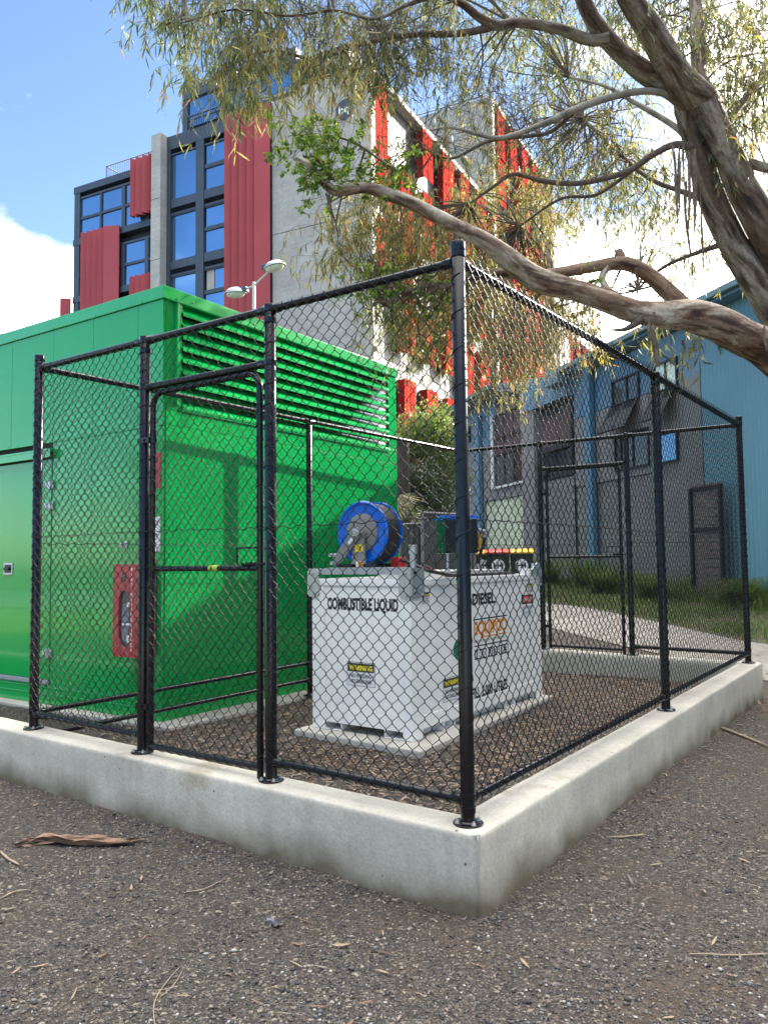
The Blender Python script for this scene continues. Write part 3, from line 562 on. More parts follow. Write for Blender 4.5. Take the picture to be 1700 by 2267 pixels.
def gate(xh, xl, y, out, label, zb0, ztop, zmid, name='pipe_gate', zend=None):
    """xh hinge stile x, xl latch stile x; out = outward y sign"""
    g = thing(name, (xh, y, zb0), label, 'gate'); r = .0175; sg = 1 if xl > xh else -1; rc = .085
    pts = [(xh, y, zb0 - .03), (xh, y, ztop - rc)]
    pts += [(xh + sg * rc * (1 - math.cos(a)), y, ztop - rc + rc * math.sin(a)) for a in np.linspace(.15, math.pi / 2, 7)]
    pts += [(xl - sg * rc * (1 - math.sin(a)), y, ztop - rc + rc * math.cos(a)) for a in np.linspace(0, math.pi / 2 - .15, 7)]
    pts += [(xl, y, ztop - rc), (xl, y, zb0 - .06)]
    part('frame', MB().tube(pts, r, 14), M['black'], g, smooth='auto')
    part('bottom_rail', MB().tube([(xh, y, zb0), (xl, y, zb0)], r, 14), M['black'], g, smooth='auto')
    part('mid_rail', MB().tube([(xh, y, zmid), (xl, y, zmid)], .0155, 14), M['black'], g, smooth='auto')
    x0 = min(xh, xl) + .0; wdt = abs(xl - xh)
    chain(g, (x0, y + out * .02, 0), (1, 0, 0), (0, out, 0), wdt, zb0, ztop, 0, bul=.004, phase=.015)
    lacing(g, (xh, y, zb0), (xl, y, zb0), r); lacing(g, (xh, y, ztop), (xl, y, ztop), r); lacing(g, (xl, y, zb0), (xl, y, ztop - .05), r, .105); lacing(g, (xh, y, zb0), (xh, y, ztop - .05), r, .105)
    for z in (zb0 + .22, ztop - .27):
        mb = MB(); mb.lathe([(r + .001, -.02), (r + .005, -.018), (r + .005, .018), (r + .001, .02)], (xh, y, z), seg=16)
        mb.box(xh - sg * .10, xh, y + out * .024, y + out * .030, z - .015, z + .015); mb.cyl((xh - sg * .045, y + out * .03, z), (xh - sg * .045, y + out * .037, z), .009, 8)
        part('hinge', mb, M['black'], g, smooth='auto')
    la = MB(); xi = xl - sg * .165
    la.tube([(xl, y, zmid + .105), (xi, y, zmid + .105), (xi, y, zmid)], .006, 8); la.box(xl - sg * .09, xl - sg * .02, y - .012, y + .012, zmid + .012, zmid + .030)
    la.tube([(xl - sg * .12, y + out * .01, zmid + .02), (xl + sg * .04, y + out * .01, zmid + .02)], .007, 8)
    part('latch', la, M['black'], g, smooth='auto'); return g
g1 = gate(-2.043, -1.188, 0, -1, 'near pipe gate with a yellow tape mark on its middle rail', .375, 2.385, 1.372)
part('tape', MB().tube([(-1.56, 0, 1.372), (-1.49, 0, 1.372)], .0165, 12), mat('lime tape', (.35, .50, .05), .5), g1)
gate(-2.09, -1.238, YB, 1, 'far pipe framed gate in the rear fence beyond the white tank', .42, 2.432, 1.43)
def frameT(o, azu, azv):
    T = np.eye(4); T[:3, 0] = (math.sin(R(azu)), math.cos(R(azu)), 0); T[:3, 1] = (math.sin(R(azv)), math.cos(R(azv)), 0); T[:3, 3] = (o[0], o[1], 0); return T
def W(T, s, t, z): return tuple((T @ np.array([s, t, z, 1]))[:3])
# ------------------------------------------------------------------ green enclosure
TG = frameT((-3.432, 1.187), -90 - 1.6, -1.6)
setp(solo('slab', MB(TG).box(-.24, 8.2, -.13, 3.9, -.1, .16), M['slab'], (0, 0, 0), kind='structure', bevel=.01))
gb = thing('generator_enclosure', W(TG, 0, 0, .16), 'large glossy green steel enclosure with a louvred end, beside the fence', 'enclosure')
GP = lambda n, m_, *bx, bev=.003, lab=None: part(n, (lambda q: [q.box(*b) for b in bx] and q)(MB(TG)), M[m_], gb, bevel=bev, label=lab)
GP('core', 'darkgap', (.13, 8, .03, 3.42, .2, 3.55), bev=0)
GP('plinth', 'green', (-.0, 8, 0, 3.455, .161, .333), (-.004, 8, -.004, 3.458, .245, .255), (-.004, 8, -.004, 3.458, .305, .313))
# upper side panels with fine joints
ed = [.004, .315, .909, 1.492, 2.161, 2.83, 3.5, 4.17, 4.84, 5.5, 6.2, 6.9, 7.6, 8.0]
for a, b in zip(ed[:-1], ed[1:]): GP('upper_panel', 'green', (a + .0015, b - .0015, 0, .03, 2.518, 3.556), bev=.002)
for a, b in ((.004, .909), (.909, 1.482)): GP('side_panel', 'green', (a + .001, b - .001, 0.001, .03, .335, 2.514), bev=.002)
GP('end_panel', 'green', (0, .03, .032, 1.12, .335, 2.53), bev=.002); GP('end_panel', 'green', (0, .03, 1.122, 2.29, .335, 2.53), bev=.002); GP('end_panel', 'green', (0, .03, 2.292, 3.455, .335, 2.53), bev=.002)
GP('end_rail', 'green', (0, .03, .032, 3.455, 2.533, 2.652), bev=.002); GP('louvre_sill', 'greenedge', (-.012, .04, .19, 3.29, 2.655, 2.672))
GP('corner_post', 'green', (0, .03, .032, .196, 2.655, 3.556)); GP('corner_post', 'green', (0, .03, 3.285, 3.455, 2.655, 3.556))
GP('roof', 'greenedge', (-.012, 8.05, -.012, 3.467, 3.56, 3.668), bev=.006)
for k in range(9):
    z = 2.672 + k * .0985; q = MB(TG)
    q.prism([(-.016, z), (-.016, z + .020), (.055, z + .104), (.055, z + .098), (-.011, z + .016), (-.011, z)], .197, 3.284, 'y'); part('louvre_blade', q, M['greenedge'], gb)
doors = [(1.488, 2.75), (2.757, 4.0), (4.006, 5.27), (5.276, 6.6)]
for i, (a, b) in enumerate(doors):
    d = GP('door', 'green', (a, b, -.006, .03, .38, 2.366), bev=.004)
    hs = 1 if i % 2 == 0 else -1
    hx = a if hs > 0 else b
    for z in (.615, 1.94, 2.13):
        q = MB(TG); q.box(hx - .045, hx - .008, -.018, -.007, z - .035, z + .035); q.box(hx + .004, hx + .09, -.020, -.007, z - .024, z + .026); q.obox((hx, -.016, z), (1, 0, 0), (0, 1, 0), (0, 0, 1), .014, .014, .045)
        part('hinge', q, M['galv'], gb, bevel=.004)
    lx = b - .60 if hs > 0 else a + .60
    q = MB(TG); q.box(lx - .075, lx + .075, -.014, -.006, 1.315, 1.428); part('lock_plate', q, M['galv'], gb, bevel=.006)
    q = MB(TG); q.box(lx - .055, lx + .055, -.0165, -.0141, 1.335, 1.41); q.box(lx - .03, lx + .05, -.030, -.017, 1.36, 1.385); part('lock_handle', q, M['nearblack'], gb, bevel=.002)
GP('door_hood', 'greenedge', (1.445, 8, -.055, -.001, 2.436, 2.458), (1.445, 8, -.055, -.045, 2.376, 2.436))
GP('sill_bar', 'galvdull', (1.49, 8, -.014, -.001, .338, .376))
q = MB(TG)
for z, s in ((1.56, .468),): q.box(s - .05, s - .012, -.012, 0, z - .03, z + .03); q.box(s - .006, s + .02, -.03, 0, z - .02, z + .02)
part('toggle_catch', q, M['galv'], gb, bevel=.003)
q = MB(TG)
for s in np.arange(.25, 8, .62): q.lathe([(.006, 0), (.006, .004), (.003, .006)], (s, -.012, 3.575), (0, -1, 0), 6)
for t in np.arange(.3, 3.4, .75): q.lathe([(.007, 0), (.007, .004), (.003, .006)], (-.012, t, 3.60), (-1, 0, 0), 6)
for t in (3.32, 3.40):
    for z in np.arange(2.75, 3.55, .19): q.lathe([(.007, 0), (.007, .004), (.003, .006)], (0, t, z), (-1, 0, 0), 6)
for s in (1.0, 1.4, 2.05, 2.2, 2.7, 3.3): q.lathe([(.006, 0), (.006, .004), (.003, .006)], (s, 0, 2.535), (0, -1, 0), 6)
part('rivets', q, M['greenedge'], gb)
q = MB(TG); q.box(-.03, -.001, .12, .135, 2.70, 3.59); q.box(-.012, -.001, .135, .165, 2.70, 3.57); q.box(-.034, -.001, .05, .165, 3.553, 3.560); part('door_stay', q, M['greenedge'], gb, bevel=.002)
for s in (2.2, 3.6): q = MB(TG); q.prism([(s - .06, 3.668), (s + .06, 3.668), (s, 3.74)], .2, .5, 'y'); part('lifting_lug', q, M['greenedge'], gb)
ex, ey = -TG[:3, 0], np.array([0, 0, 1.])
q = MB(TG).box(.02, .125, -.004, -.0005, 2.01, 2.30); sg = part('notice', q, M['redbox'], gb)
q = MB(TG).box(.02, .125, -.004, -.0005, 1.50, 1.78); sg = part('notice', q, M['labelwhite'], gb); text('DANGER', M['redlabel'], sg, W(TG, .115, -.004, 1.72), ex, ey, .085, .03); text('NO ENTRY', M['ink'], sg, W(TG, .115, -.004, 1.62), ex, ey, .085, .02)

# ------------------------------------------------------------------ extinguisher cabinet
xc = thing('extinguisher_cabinet', (-3.64, 1.18, .67), 'red plastic fire extinguisher cabinet fixed to the green enclosure', 'cabinet')
x0, x1, y0, y1, z0, z1 = -3.806, -3.482, 1.004, 1.172, .670, 1.402
def oval(cx, cz, rx, rz, n=28, sq=1.0):
    return [(cx + rx * math.copysign(abs(math.cos(a)) ** sq, math.cos(a)), cz + rz * math.copysign(abs(math.sin(a)) ** sq, math.sin(a))) for a in [2 * math.pi * (i + .5) / n for i in range(n)]]
# front door as a frame round the long window (strips between outline and window)
wx, wz = -3.663, .970
part('case', MB().box(x0, x1, y0 + .022, y1, z0, z1), M['redbox'], xc, bevel=.012)
q = MB(); ov = oval(wx, wz, .071, .222, 28, .55)
def proj_rect(p):
    dx, dz = p[0] - wx, p[1] - wz; k = min([((x1 if dx > 0 else x0) - wx) / dx if abs(dx) > 1e-9 else 1e9, ((z1 if dz > 0 else z0) - wz) / dz if abs(dz) > 1e-9 else 1e9]); return (wx + dx * k, wz + dz * k)
n = len(ov); V = [(a, y0, b) for a, b in ov] + [(*(lambda r_: (r_[0], y0, r_[1]))(proj_rect(p)),) for p in ov] + [(a, y0 + .02, b) for a, b in ov]
F = [(i, (i + 1) % n, n + (i + 1) % n, n + i) for i in range(n)] + [(i, 2 * n + i, 2 * n + (i + 1) % n, (i + 1) % n) for i in range(n)]
q.add(V, F); 
for cx_, cz_ in ((x0, z0), (x1, z0), (x1, z1), (x0, z1)):
    k = min(range(n), key=lambda i: abs(ov[i][0] - wx - (cx_ - wx) * .6) + 0) if 0 else None
q.box(x0, x1, y0 + .0005, y0 + .022, z0, wz - .235); q.box(x0, x1, y0 + .0005, y0 + .022, wz + .235, z1); q.box(x0, wx - .085, y0 + .0005, y0 + .022, wz - .235, wz + .235); q.box(wx + .085, x1, y0 + .0005, y0 + .022, wz - .235, wz + .235)
part('door', q, M['redbox'], xc)
part('window', MB().prism(ov, y0 + .018, y0 + .021, 'y'), mat('dark cabinet window', (.05, .045, .06), .12, spec=.7), xc)
q = MB(); q.lathe([(.052, .0), (.052, .28), (.044, .31), (.018, .325), (.018, .36)], (wx, y0 - .03 + .105, wz - .2), seg=20); 
part('extinguisher', MB().prism(oval(wx - .003, wz - .03, .045, .15, 20, .5), y0 + .0145, y0 + .0178, 'y'), mat('extinguisher label grey', (.16, .18, .26), .35, noise=(40, .3)), xc)
part('label', MB().box(wx - .04, wx + .06, y0 + .0110, y0 + .0143, wz - .05, wz - .035).box(wx + .02, wx + .055, y0 + .0110, y0 + .0143, wz + .09, wz + .13).box(wx + .02, wx + .05, y0 + .011, y0 + .0143, wz - .19, wz - .13), M['labelwhite'], xc)
part('latch_hole', MB().prism(oval(-3.664, 1.303, .030, .040), y0 - .0012, y0 + .001, 'y'), M['nearblack'], xc)
part('latch', MB().prism(oval(-3.66, 1.30, .014, .019), y0 - .006, y0 - .0013, 'y'), mat('brown latch', (.25, .2, .15), .4), xc)
for i, ch in enumerate('FIRE EXTINGUISHER'):
    if ch != ' ': text(ch, M['whiteink'], xc, (-3.566, y0 - .0003, 1.345 - i * .0392), (1, 0, 0), (0, 0, 1), .022 if ch != 'I' else .006, .026, bold=.015, align='CENTER')

# ------------------------------------------------------------------ fuel tank on its pad
setp(solo('slab', MB().prism([(-1.148, 1.409), (-2.305, 1.485), (-2.36, 3.90), (-1.30, 3.83)], .0, .178, 'z'), M['slab'], (0, 0, 0), kind='structure', bevel=.012))
TT = frameT((-1.33, 1.594), -88.8, -.9); zb = .1795
tk = thing('fuel_tank', W(TT, .45, 1.08, .18), 'white box shaped diesel tank lettered COMBUSTIBLE LIQUID on a concrete pad', 'fuel tank')
TP = lambda n, m_, *bx, bev=.004, lab=None: part(n, (lambda q: [q.box(*b) for b in bx] and q)(MB(TT)), M[m_], tk, bevel=bev, label=lab)
WD, LN, HT = .903, 2.16, 1.276
TP('shell', 'white', (.012, WD - .012, .012, LN - .012, .333, 1.222), bev=.006)
TP('top_rim', 'white', (0, WD, 0, .05, 1.222, HT), (0, WD, LN - .05, LN, 1.222, HT), (0, .05, .051, LN - .051, 1.222, HT), (WD - .05, WD, .051, LN - .051, 1.222, HT), bev=.010)
TP('deck', 'whitetrim', (.051, WD - .051, .051, LN - .051, 1.20, 1.252), bev=0)
for s0, s1 in ((0, .073), (WD - .113, WD)):
    for t0, t1 in ((0, .13), (LN - .13, LN)): TP('corner_post', 'white', (s0, s1, t0, t1, zb, 1.221), bev=.005)
TP('skirt', 'white', (.074, WD - .114, .002, .02, .235, .332), (.074, WD - .114, LN - .02, LN - .002, .235, .332), (.002, .02, .131, LN - .131, .243, .332), (WD - .02, WD - .002, .131, LN - .131, .243, .332), (.03, WD - .03, .03, LN - .03, .30, .332), bev=.003)
for a, b in ((.075, .240), (.625, .793)):
    TP('fork_pocket', 'white', (a, a + .006, .001, LN - .001, .187, .272), (b - .006, b, .001, LN - .001, .187, .272), (a, b, .001, LN - .001, .181, .1868), (a + .006, b - .006, .001, LN - .001, .2663, .272), bev=0)
for a, b in ((.42, .58), (1.43, 1.60)):
    TP('fork_pocket', 'white', (.001, .0738, a, a + .006, .187, .272), (.001, .0738, b - .006, b, .187, .272), (.001, .0738, a, b, .181, .1868), bev=0)
TP('hatch_lid', 'whitetrim', (.10, .80, .72, 1.62, 1.254, 1.312), (.09, .81, .71, 1.63, 1.313, 1.322), bev=.004); TP('corner_lug', 'white', (.0, .09, 1.93, 2.10, 1.277, 1.322), bev=.008)
def oct_(cx, cy, hx, hy, c): return [(cx - hx + c, cy - hy), (cx + hx - c, cy - hy), (cx + hx, cy - hy + c), (cx + hx, cy + hy - c), (cx + hx - c, cy + hy), (cx - hx + c, cy + hy), (cx - hx, cy + hy - c), (cx - hx, cy - hy + c)]
def bracket(sc, flip, tc=None):
    q = MB(TT); q.prism(oct_(sc, 1.248, .056, .105, .022), -.014, -.008, 'y')
    b = part('corner_bracket', q, M['galv'], tk)
    for z, dx in ((1.315, .0), (1.22, .012), (1.165, -.014)):
        q = MB(TT); q.lathe([(.012, 0), (.012, .003), (.009, .0035), (.009, .009), (.004, .0095), (.004, .014)], (sc + dx, -.014, z), (0, -1, 0), 6); part('bolt', q, M['galvdull'], b)
    return b
bracket(.036, 1); bracket(.881, 1)
q = MB(TT); q.prism([(.0 - .014, 1.145), (.12, 1.145), (.158, 1.17), (.158, 1.335), (.14, 1.352), (-.014, 1.352)], -.014, -.008, 'x'); b = part('corner_bracket', q, M['galv'], tk)
for t, z in ((.03, 1.32), (.035, 1.19), (.11, 1.215), (.125, 1.165)):
    q = MB(TT); q.lathe([(.013, 0), (.013, .002), (.009, .0025), (.009, .008)], (-.014, t, z), (-1, 0, 0), 8); part('bolt', q, M['galvdull' if z != 1.32 else 'nearblack'], b)
q = MB(TT); q.prism([(1.93, 1.17), (2.175, 1.17), (2.175, 1.30), (2.14, 1.375), (2.08, 1.375), (1.98, 1.32), (1.98, 1.27), (2.11, 1.27), (2.11, 1.17)], -.014, -.008, 'x'); q.box(-.008, .08, 2.161, 2.167, 1.17, 1.37); part('corner_bracket', q, M['galv'], tk)
TP('crossbeam', 'galvdull', (.093, .826, -.006, .075, 1.308, 1.352), (.15, .75, -.004, .30, 1.3525, 1.357), bev=.003)
q = MB(TT); q.lathe([(.022, 0), (.022, .12), (.0235, .121), (.0235, .10), (.030, .10), (.030, .150), (.033, .152), (.033, .160), (.024, .162), (.022, .150), (.001, .149)], (.012, .05, 1.350), seg=20); part('vent_pipe', q, M['galv'], tk, smooth='auto')
# lettering
fx, fz = -TT[:3, 0], np.array([0, 0, 1.]); sx_, FO, SO = TT[:3, 1], .0119, .0119
FW = lambda s, z, o=FO: W(TT, s, o, z); SW = lambda t, z, o=SO: W(TT, o, t, z)
text('COMBUSTIBLE LIQUID', M['ink'], tk, FW(.760, 1.055), fx, fz, .645, .080, bold=.045)
def plate(face, a0, a1, z0, z1, m_, off, name='sign'):
    """thin sticker on the front (face 0) or long side (face 1)"""
    q = MB(TT); (q.box(a0, a1, FO - off - .0006, FO - off, z0, z1) if face == 0 else q.box(SO - off - .0006, SO - off, a0, a1, z0, z1)); return part(name, q, M[m_], tk)
def warn(face, a, z0, w_, h_, lines, head='WARNING'):
    a1 = a - w_ if face == 0 else a + w_
    plate(face, a, a1, z0, z0 + h_, 'ink', .0004, 'sticker'); e = .0035; sg = -1 if face == 0 else 1
    plate(face, a + sg * e, a1 - sg * e, z0 + e, z0 + h_ - e, 'labelwhite', .0012, 'sticker')
    plate(face, a + sg * w_ * .03, a1 - sg * w_ * .03, z0 + h_ * .60, z0 + h_ * .95, 'ink', .0020, 'sticker')
    wf = (lambda s, z, o: W(TT, s, FO - o, z)) if face == 0 else (lambda t, z, o: W(TT, SO - o, t, z)); ex = fx if face == 0 else sx_
    text(head, M['yellowink'], tk, wf(a + sg * w_ * .08, z0 + h_ * .67, .0028), ex, fz, w_ * .84, h_ * .20, bold=.04)
    for i, l in enumerate(lines):
        text(l, M['ink'], tk, wf(a + sg * w_ * .11, z0 + h_ * (.36 - .22 * i), .0022), ex, fz, w_ * .76 * min(1, len(l) / 10.), h_ * .14, bold=.03)
warn(0, .577, .513, .254, .170, ['NO WELDING', 'NO DRILLING']); warn(1, .43, .375, .26, .172, ['NO WELDING', 'NO DRILLING'])
warn(1, .166, 1.100, .094, .080, ['LIFT WHEN', 'EMPTY ONLY']); warn(1, 1.893, 1.118, .135, .072, ['KEEP CLEAR', 'OF HOSE'])
text('DIESEL', M['ink'], tk, SW(.894, 1.056), sx_, fz, .39, .082, bold=.045)
text('SAFE FILL 2,000 LITRES', M['ink'], tk, SW(.655, .338), sx_, fz, .825, .078, bold=.04)
plate(1, .913, 1.503, .934, .9445, 'ink', .0004); plate(1, .915, 1.503, .728, .7385, 'ink', .0004)
text('EQUIPCO', M['orange'], tk, SW(.912, .822), sx_, fz, .585, .095, bold=.04)
plate(1, 1.02, 1.49, .792, .803, 'orange', .0004); text('INNOVATIONS IN FUEL HANDLING', M['ink'], tk, SW(.913, .758), sx_, fz, .53, .022, bold=.004)

for tx_, b0, b1 in (('1800', .917, 1.118), ('813', 1.150, 1.305), ('183', 1.337, 1.512)):
    plate(1, b0, b1, .628, .706, 'ink', .0004); text(tx_, M['whiteink'], tk, SW(b0 + .010, .640, SO - .0012), sx_, fz, b1 - b0 - .02, .056, bold=.03)
part('sticker', MB(TT).prism([(.90 + 0 * i, 0) for i in range(0)] or [(.735 + .15 * math.cos(a), .735 + .095 * math.sin(a)) for a in np.linspace(0, 2 * math.pi, 40)[:-1]], SO - .0012, SO - .0006, 'x'), M['tealgreen'], tk)
part('sticker', MB(TT).prism([(.735 + .15 * math.cos(a), .735 + .095 * math.sin(a)) for a in np.linspace(.25, 1.2, 12)] + [(.735 + .12 * math.cos(a), .735 + .06 * math.sin(a)) for a in np.linspace(1.2, .25, 12)], SO - .0020, SO - .0013, 'x'), M['orange'], tk)
part('sticker', MB(TT).prism([(.735 + .15 * math.cos(a), .735 + .095 * math.sin(a)) for a in np.linspace(-.55, -.25, 8)] + [(.68, .70), (.67, .68)], SO - .0020, SO - .0013, 'x'), M['labelwhite'], tk)
plate(1, 1.778, 2.033, .905, 1.098, 'labelwhite', .0012); plate(1, 1.785, 2.028, 1.015, 1.094, 'ink', .0020)
part('sticker', MB(TT).prism(oval(1.906, 1.054, .108, .034), SO - .0034, SO - .0026, 'x'), M['redlabel'], tk); text('DANGER', M['whiteink'], tk, SW(1.906, 1.038, SO - .0036), sx_, fz, .17, .032, align='CENTER', bold=.02)
text('NO SMOKING', M['ink'], tk, SW(1.906, .975, SO - .0022), sx_, fz, .20, .020, align='CENTER'); text('NO NAKED FLAME', M['ink'], tk, SW(1.906, .930, SO - .0022), sx_, fz, .22, .018, align='CENTER')

# ------------------------------------------------------------------ hose reel
rc = np.array([-1.858, 0, 1.615]); hr = thing('hose_reel', (-1.858, 1.80, 1.357), 'blue and grey fuel hose reel on the crossbeam of the white tank', 'hose reel')
def disc(y, out):
    q = MB(); q.lathe([(.10, 0), (.205, 0), (.212, out * .006), (.222, out * .010), (.234, out * .004), (.2365, 0), (.2345, -out * .006), (.215, -out * .004), (.20, -out * .006), (.10, -out * .006)], (rc[0], y, rc[2]), (0, -1, 0), 56)
    return part('flange', q, M['blue'], hr, smooth='auto')
disc(1.750, 1); disc(1.935, -1)
part('hub_plate', MB().lathe([(.142, 0), (.142, .004), (.138, .007), (.05, .009), (.045, .02), (.001, .02)], (rc[0], 1.748, rc[2]), (0, -1, 0), 48), M['reelgrey'], hr, smooth='auto')
part('hub_plate', MB().lathe([(.142, 0), (.142, .004), (.138, .007), (.001, .009)], (rc[0], 1.938, rc[2]), (0, 1, 0), 48), M['reelgrey'], hr, smooth='auto')
q = MB()
for k, (rr_, y) in enumerate([(r0, 1.770 + .0245 * i) for r0 in (.186, .208) for i in range(7)]):
    a = np.linspace(0, 2 * math.pi, 61); q.tube(np.stack([rc[0] + rr_ * np.cos(a), np.full(61, y), rc[2] + rr_ * np.sin(a)], -1), .0125, 8, False)
part('hose_coil', q, M['rubber'], hr, smooth=True)
part('drum', MB().cyl((rc[0], 1.755, rc[2]), (rc[0], 1.93, rc[2]), .165, 40), M['reelgrey'], hr, smooth='auto')
q = MB(); xl_, xr_ = rc[0] - .060, rc[0] + .060
q.prism([(rc[0] - .068, 1.357), (rc[0] + .062, 1.357), (rc[0] + .055, 1.50), (rc[0] + .044, 1.63), (rc[0] + .028, 1.65), (rc[0] - .025, 1.65), (rc[0] - .05, 1.52)], 1.700, 1.716, 'y'); part('upright', q, M['reelgrey'], hr, bevel=.003)
q = MB(); d = np.array([-.205, 0, -.222]); d /= np.linalg.norm(d); nn = np.array([-d[2], 0, d[0]])
c = rc + np.array([0, 1.690, 0]) * 1.0; c[1] = 1.690
P_ = [c + nn * .038 - d * .03, c + nn * .040 + d * .21, c + nn * .026 + d * .325, c - nn * .024 + d * .325, c - nn * .040 + d * .20, c - nn * .032 - d * .03]
q.prism([(p_[0], p_[2]) for p_ in P_], 1.680, 1.697, 'y'); part('guide_arm', q, M['reelgrey'], hr, bevel=.003)
for dd in (.305, .27):
    e_ = c + d * dd + nn * (.0 if dd > .3 else -.05); part('roller', MB().cyl((e_[0], 1.64, e_[2]), (e_[0], 1.72, e_[2]), .013, 14), M['galv'], hr, smooth='auto')
part('axle', MB().lathe([(.030, 0), (.030, .006), (.016, .007), (.016, .018), (.009, .018), (.009, .010)], (rc[0], 1.680, rc[2]), (0, -1, 0), 18), M['galv'], hr, smooth='auto')
for k in range(5):
    a = k * 1.257; part('bolt', MB().lathe([(.006, 0), (.006, .006), (.002, .007)], (rc[0] + .036 * math.cos(a), 1.68, rc[2] + .036 * math.sin(a)), (0, -1, 0), 6), M['galv'], hr)
for y_ in ((1.70, 1.715), (1.92, 1.96)): part('base_frame', MB().box(rc[0] - .20, rc[0] + .16, *y_, 1.3575, 1.385), M['nearblack'], hr, bevel=.003)
lb = part('label', MB().box(rc[0] - .030, rc[0] + .042, 1.6985, 1.6997, 1.472, 1.527), M['yellow'], hr); a = np.linspace(math.pi, 2 * math.pi, 14)
part('arrow', MB().tube(np.stack([rc[0] + .006 + .020 * np.cos(a), np.full(14, 1.698), 1.510 + .018 * np.sin(a)], -1), .0022, 4), M['ink'], hr)
part('label', MB().box(rc[0] - .022, rc[0] + .040, 1.6985, 1.6997, 1.362, 1.404), M['labelwhite'], hr); part('label', MB().box(rc[0] - .002, rc[0] + .038, 1.6973, 1.6984, 1.365, 1.402), M['redlabel'], hr)
for k in range(3): part('label', MB().prism([(rc[0] + .004 + k * .010, 1.368), (rc[0] + .008 + k * .010, 1.368), (rc[0] + .014 + k * .009, 1.398), (rc[0] + .009 + k * .009, 1.398)], 1.6960, 1.6972, 'y'), M['yellow'], hr)
part('label', MB().obox(c + d * .085 + np.array([0, -.0106, 0]), d, (0, 1, 0), nn, .026, .0005, .012), M['labelwhite'], hr)
# delivery hose lying along the tank top
hs = thing('delivery_hose', W(TT, .08, .9, 1.29), 'black and maroon delivery hose lying along the edge of the tank top', 'hose')
def spl(P, n=12):
    P = np.array(P, float); P = np.vstack([2 * P[0] - P[1], P, 2 * P[-1] - P[-2]]); out = []
    for i in range(1, len(P) - 2):
        for j in range(n):
            t = j / n; out.append(.5 * ((2 * P[i]) + (-P[i - 1] + P[i + 1]) * t + (2 * P[i - 1] - 5 * P[i] + 4 * P[i + 1] - P[i + 2]) * t * t + (-P[i - 1] + 3 * P[i] - 3 * P[i + 1] + P[i + 2]) * t ** 3))
    out.append(P[-2]); return np.array(out)
hp = [W(TT, .33, .33, 1.42), W(TT, .20, .36, 1.37), W(TT, .085, .34, 1.335), W(TT, .045, .42, 1.315), W(TT, .04, .65, 1.292), W(TT, .035, .95, 1.289), W(TT, .035, 1.3, 1.289), W(TT, .05, 1.6, 1.290), W(TT, .10, 1.85, 1.268), W(TT, .25, 1.95, 1.268)]
q = MB(); sp = spl(hp); q.tube(sp, .0135, 10); part('hose', q, M['rubber'], hs, smooth=True)
q = MB(); q.tube(spl([W(TT, .11, .37, 1.36), W(TT, .075, .50, 1.31), W(TT, .068, .8, 1.268), W(TT, .07, 1.0, 1.267)]), .012, 10); part('hose', q, M['maroon'], hs, smooth=True)
part('hose_clip', MB(TT).box(.30, .38, .30, .40, 1.353, 1.43), M['redlabel'], hs, bevel=.01)

# ------------------------------------------------------------------ pump cabinet behind the post
pc0 = at(985, 1184, 5.55); ca, cb_ = at(1057, 1184, 5.64), at(966.5, 1184, 5.72)
za, zb2 = 1.452, 1.690
P2 = [(pc0[0], pc0[1]), (ca[0], ca[1]), (ca[0] + cb_[0] - pc0[0], ca[1] + cb_[1] - pc0[1]), (cb_[0], cb_[1])]
pc = thing('pump_cabinet', (pc0[0], pc0[1], 1.32), 'dark green pump cabinet with a bright blue lid on the white tank', 'cabinet')
part('case', MB().prism(P2, za, zb2 - .001), M['darkgreenbox'], pc, bevel=.004)
def inset(P, k): cx_ = sum(p[0] for p in P) / 4; cy_ = sum(p[1] for p in P) / 4; return [(cx_ + (p[0] - cx_) * k, cy_ + (p[1] - cy_) * k) for p in P]
part('lid', MB().prism(inset(P2, 1.05), zb2, zb2 + .030), M['blue'], pc, bevel=.004)
dx = np.array([ca[0] - pc0[0], ca[1] - pc0[1], 0]); Lx = np.linalg.norm(dx); dx /= Lx; nx_ = np.array([dx[1], -dx[0], 0])
part('door', MB().obox(pc0 * [1, 1, 0] + dx * Lx / 2 + nx_ * .003 + np.array([0, 0, (za + zb2) / 2]), dx, nx_, (0, 0, 1), Lx / 2 - .006, .0025, .112), M['nearblack'], pc)
q = MB()
for i in range(3):
    for j in range(2): e_ = pc0 * [1, 1, 0] + (cb_ - pc0) * [1, 1, 0] * (.35 + .4 * j) ; q.lathe([(.004, 0), (.004, .003), (.001, .0035)], (e_[0], e_[1], za + .03 + i * .04), -dx, 6)
part('rivets', q, M['galv'], pc)
for u_, w_ in ((.15, .3), (.5, .3), (.85, .35)): e_ = pc0 + (ca - pc0) * u_ + (cb_ - pc0) * w_; part('leg', MB().lathe([(.016, 0), (.016, .012), (.010, .013), (.010, .12), (.014, .121), (.014, za - 1.324)], (e_[0], e_[1], 1.3225), seg=14), M['galv'], pc, smooth='auto')
f_ = at(1062, 1190, 5.66); fl = thing('fuel_filter', (f_[0], f_[1], 1.33), 'small amber bowl fuel filter with grey head beside the pump cabinet', 'filter')
part('bowl', MB().lathe([(.008, 0), (.016, .003), (.0175, .02), (.0175, .115), (.015, .118)], (f_[0], f_[1], 1.475), seg=18), mat('amber bowl', (.42, .24, .02), .15, spec=.7), fl, smooth='auto')
part('bowl_ring', MB().lathe([(.0185, 0), (.0185, .022)], (f_[0], f_[1], 1.478), seg=18), M['yellow'], fl); part('base_ring', MB().lathe([(.0188, 0), (.0188, .014)], (f_[0], f_[1], 1.461), seg=18), M['redlabel'], fl)
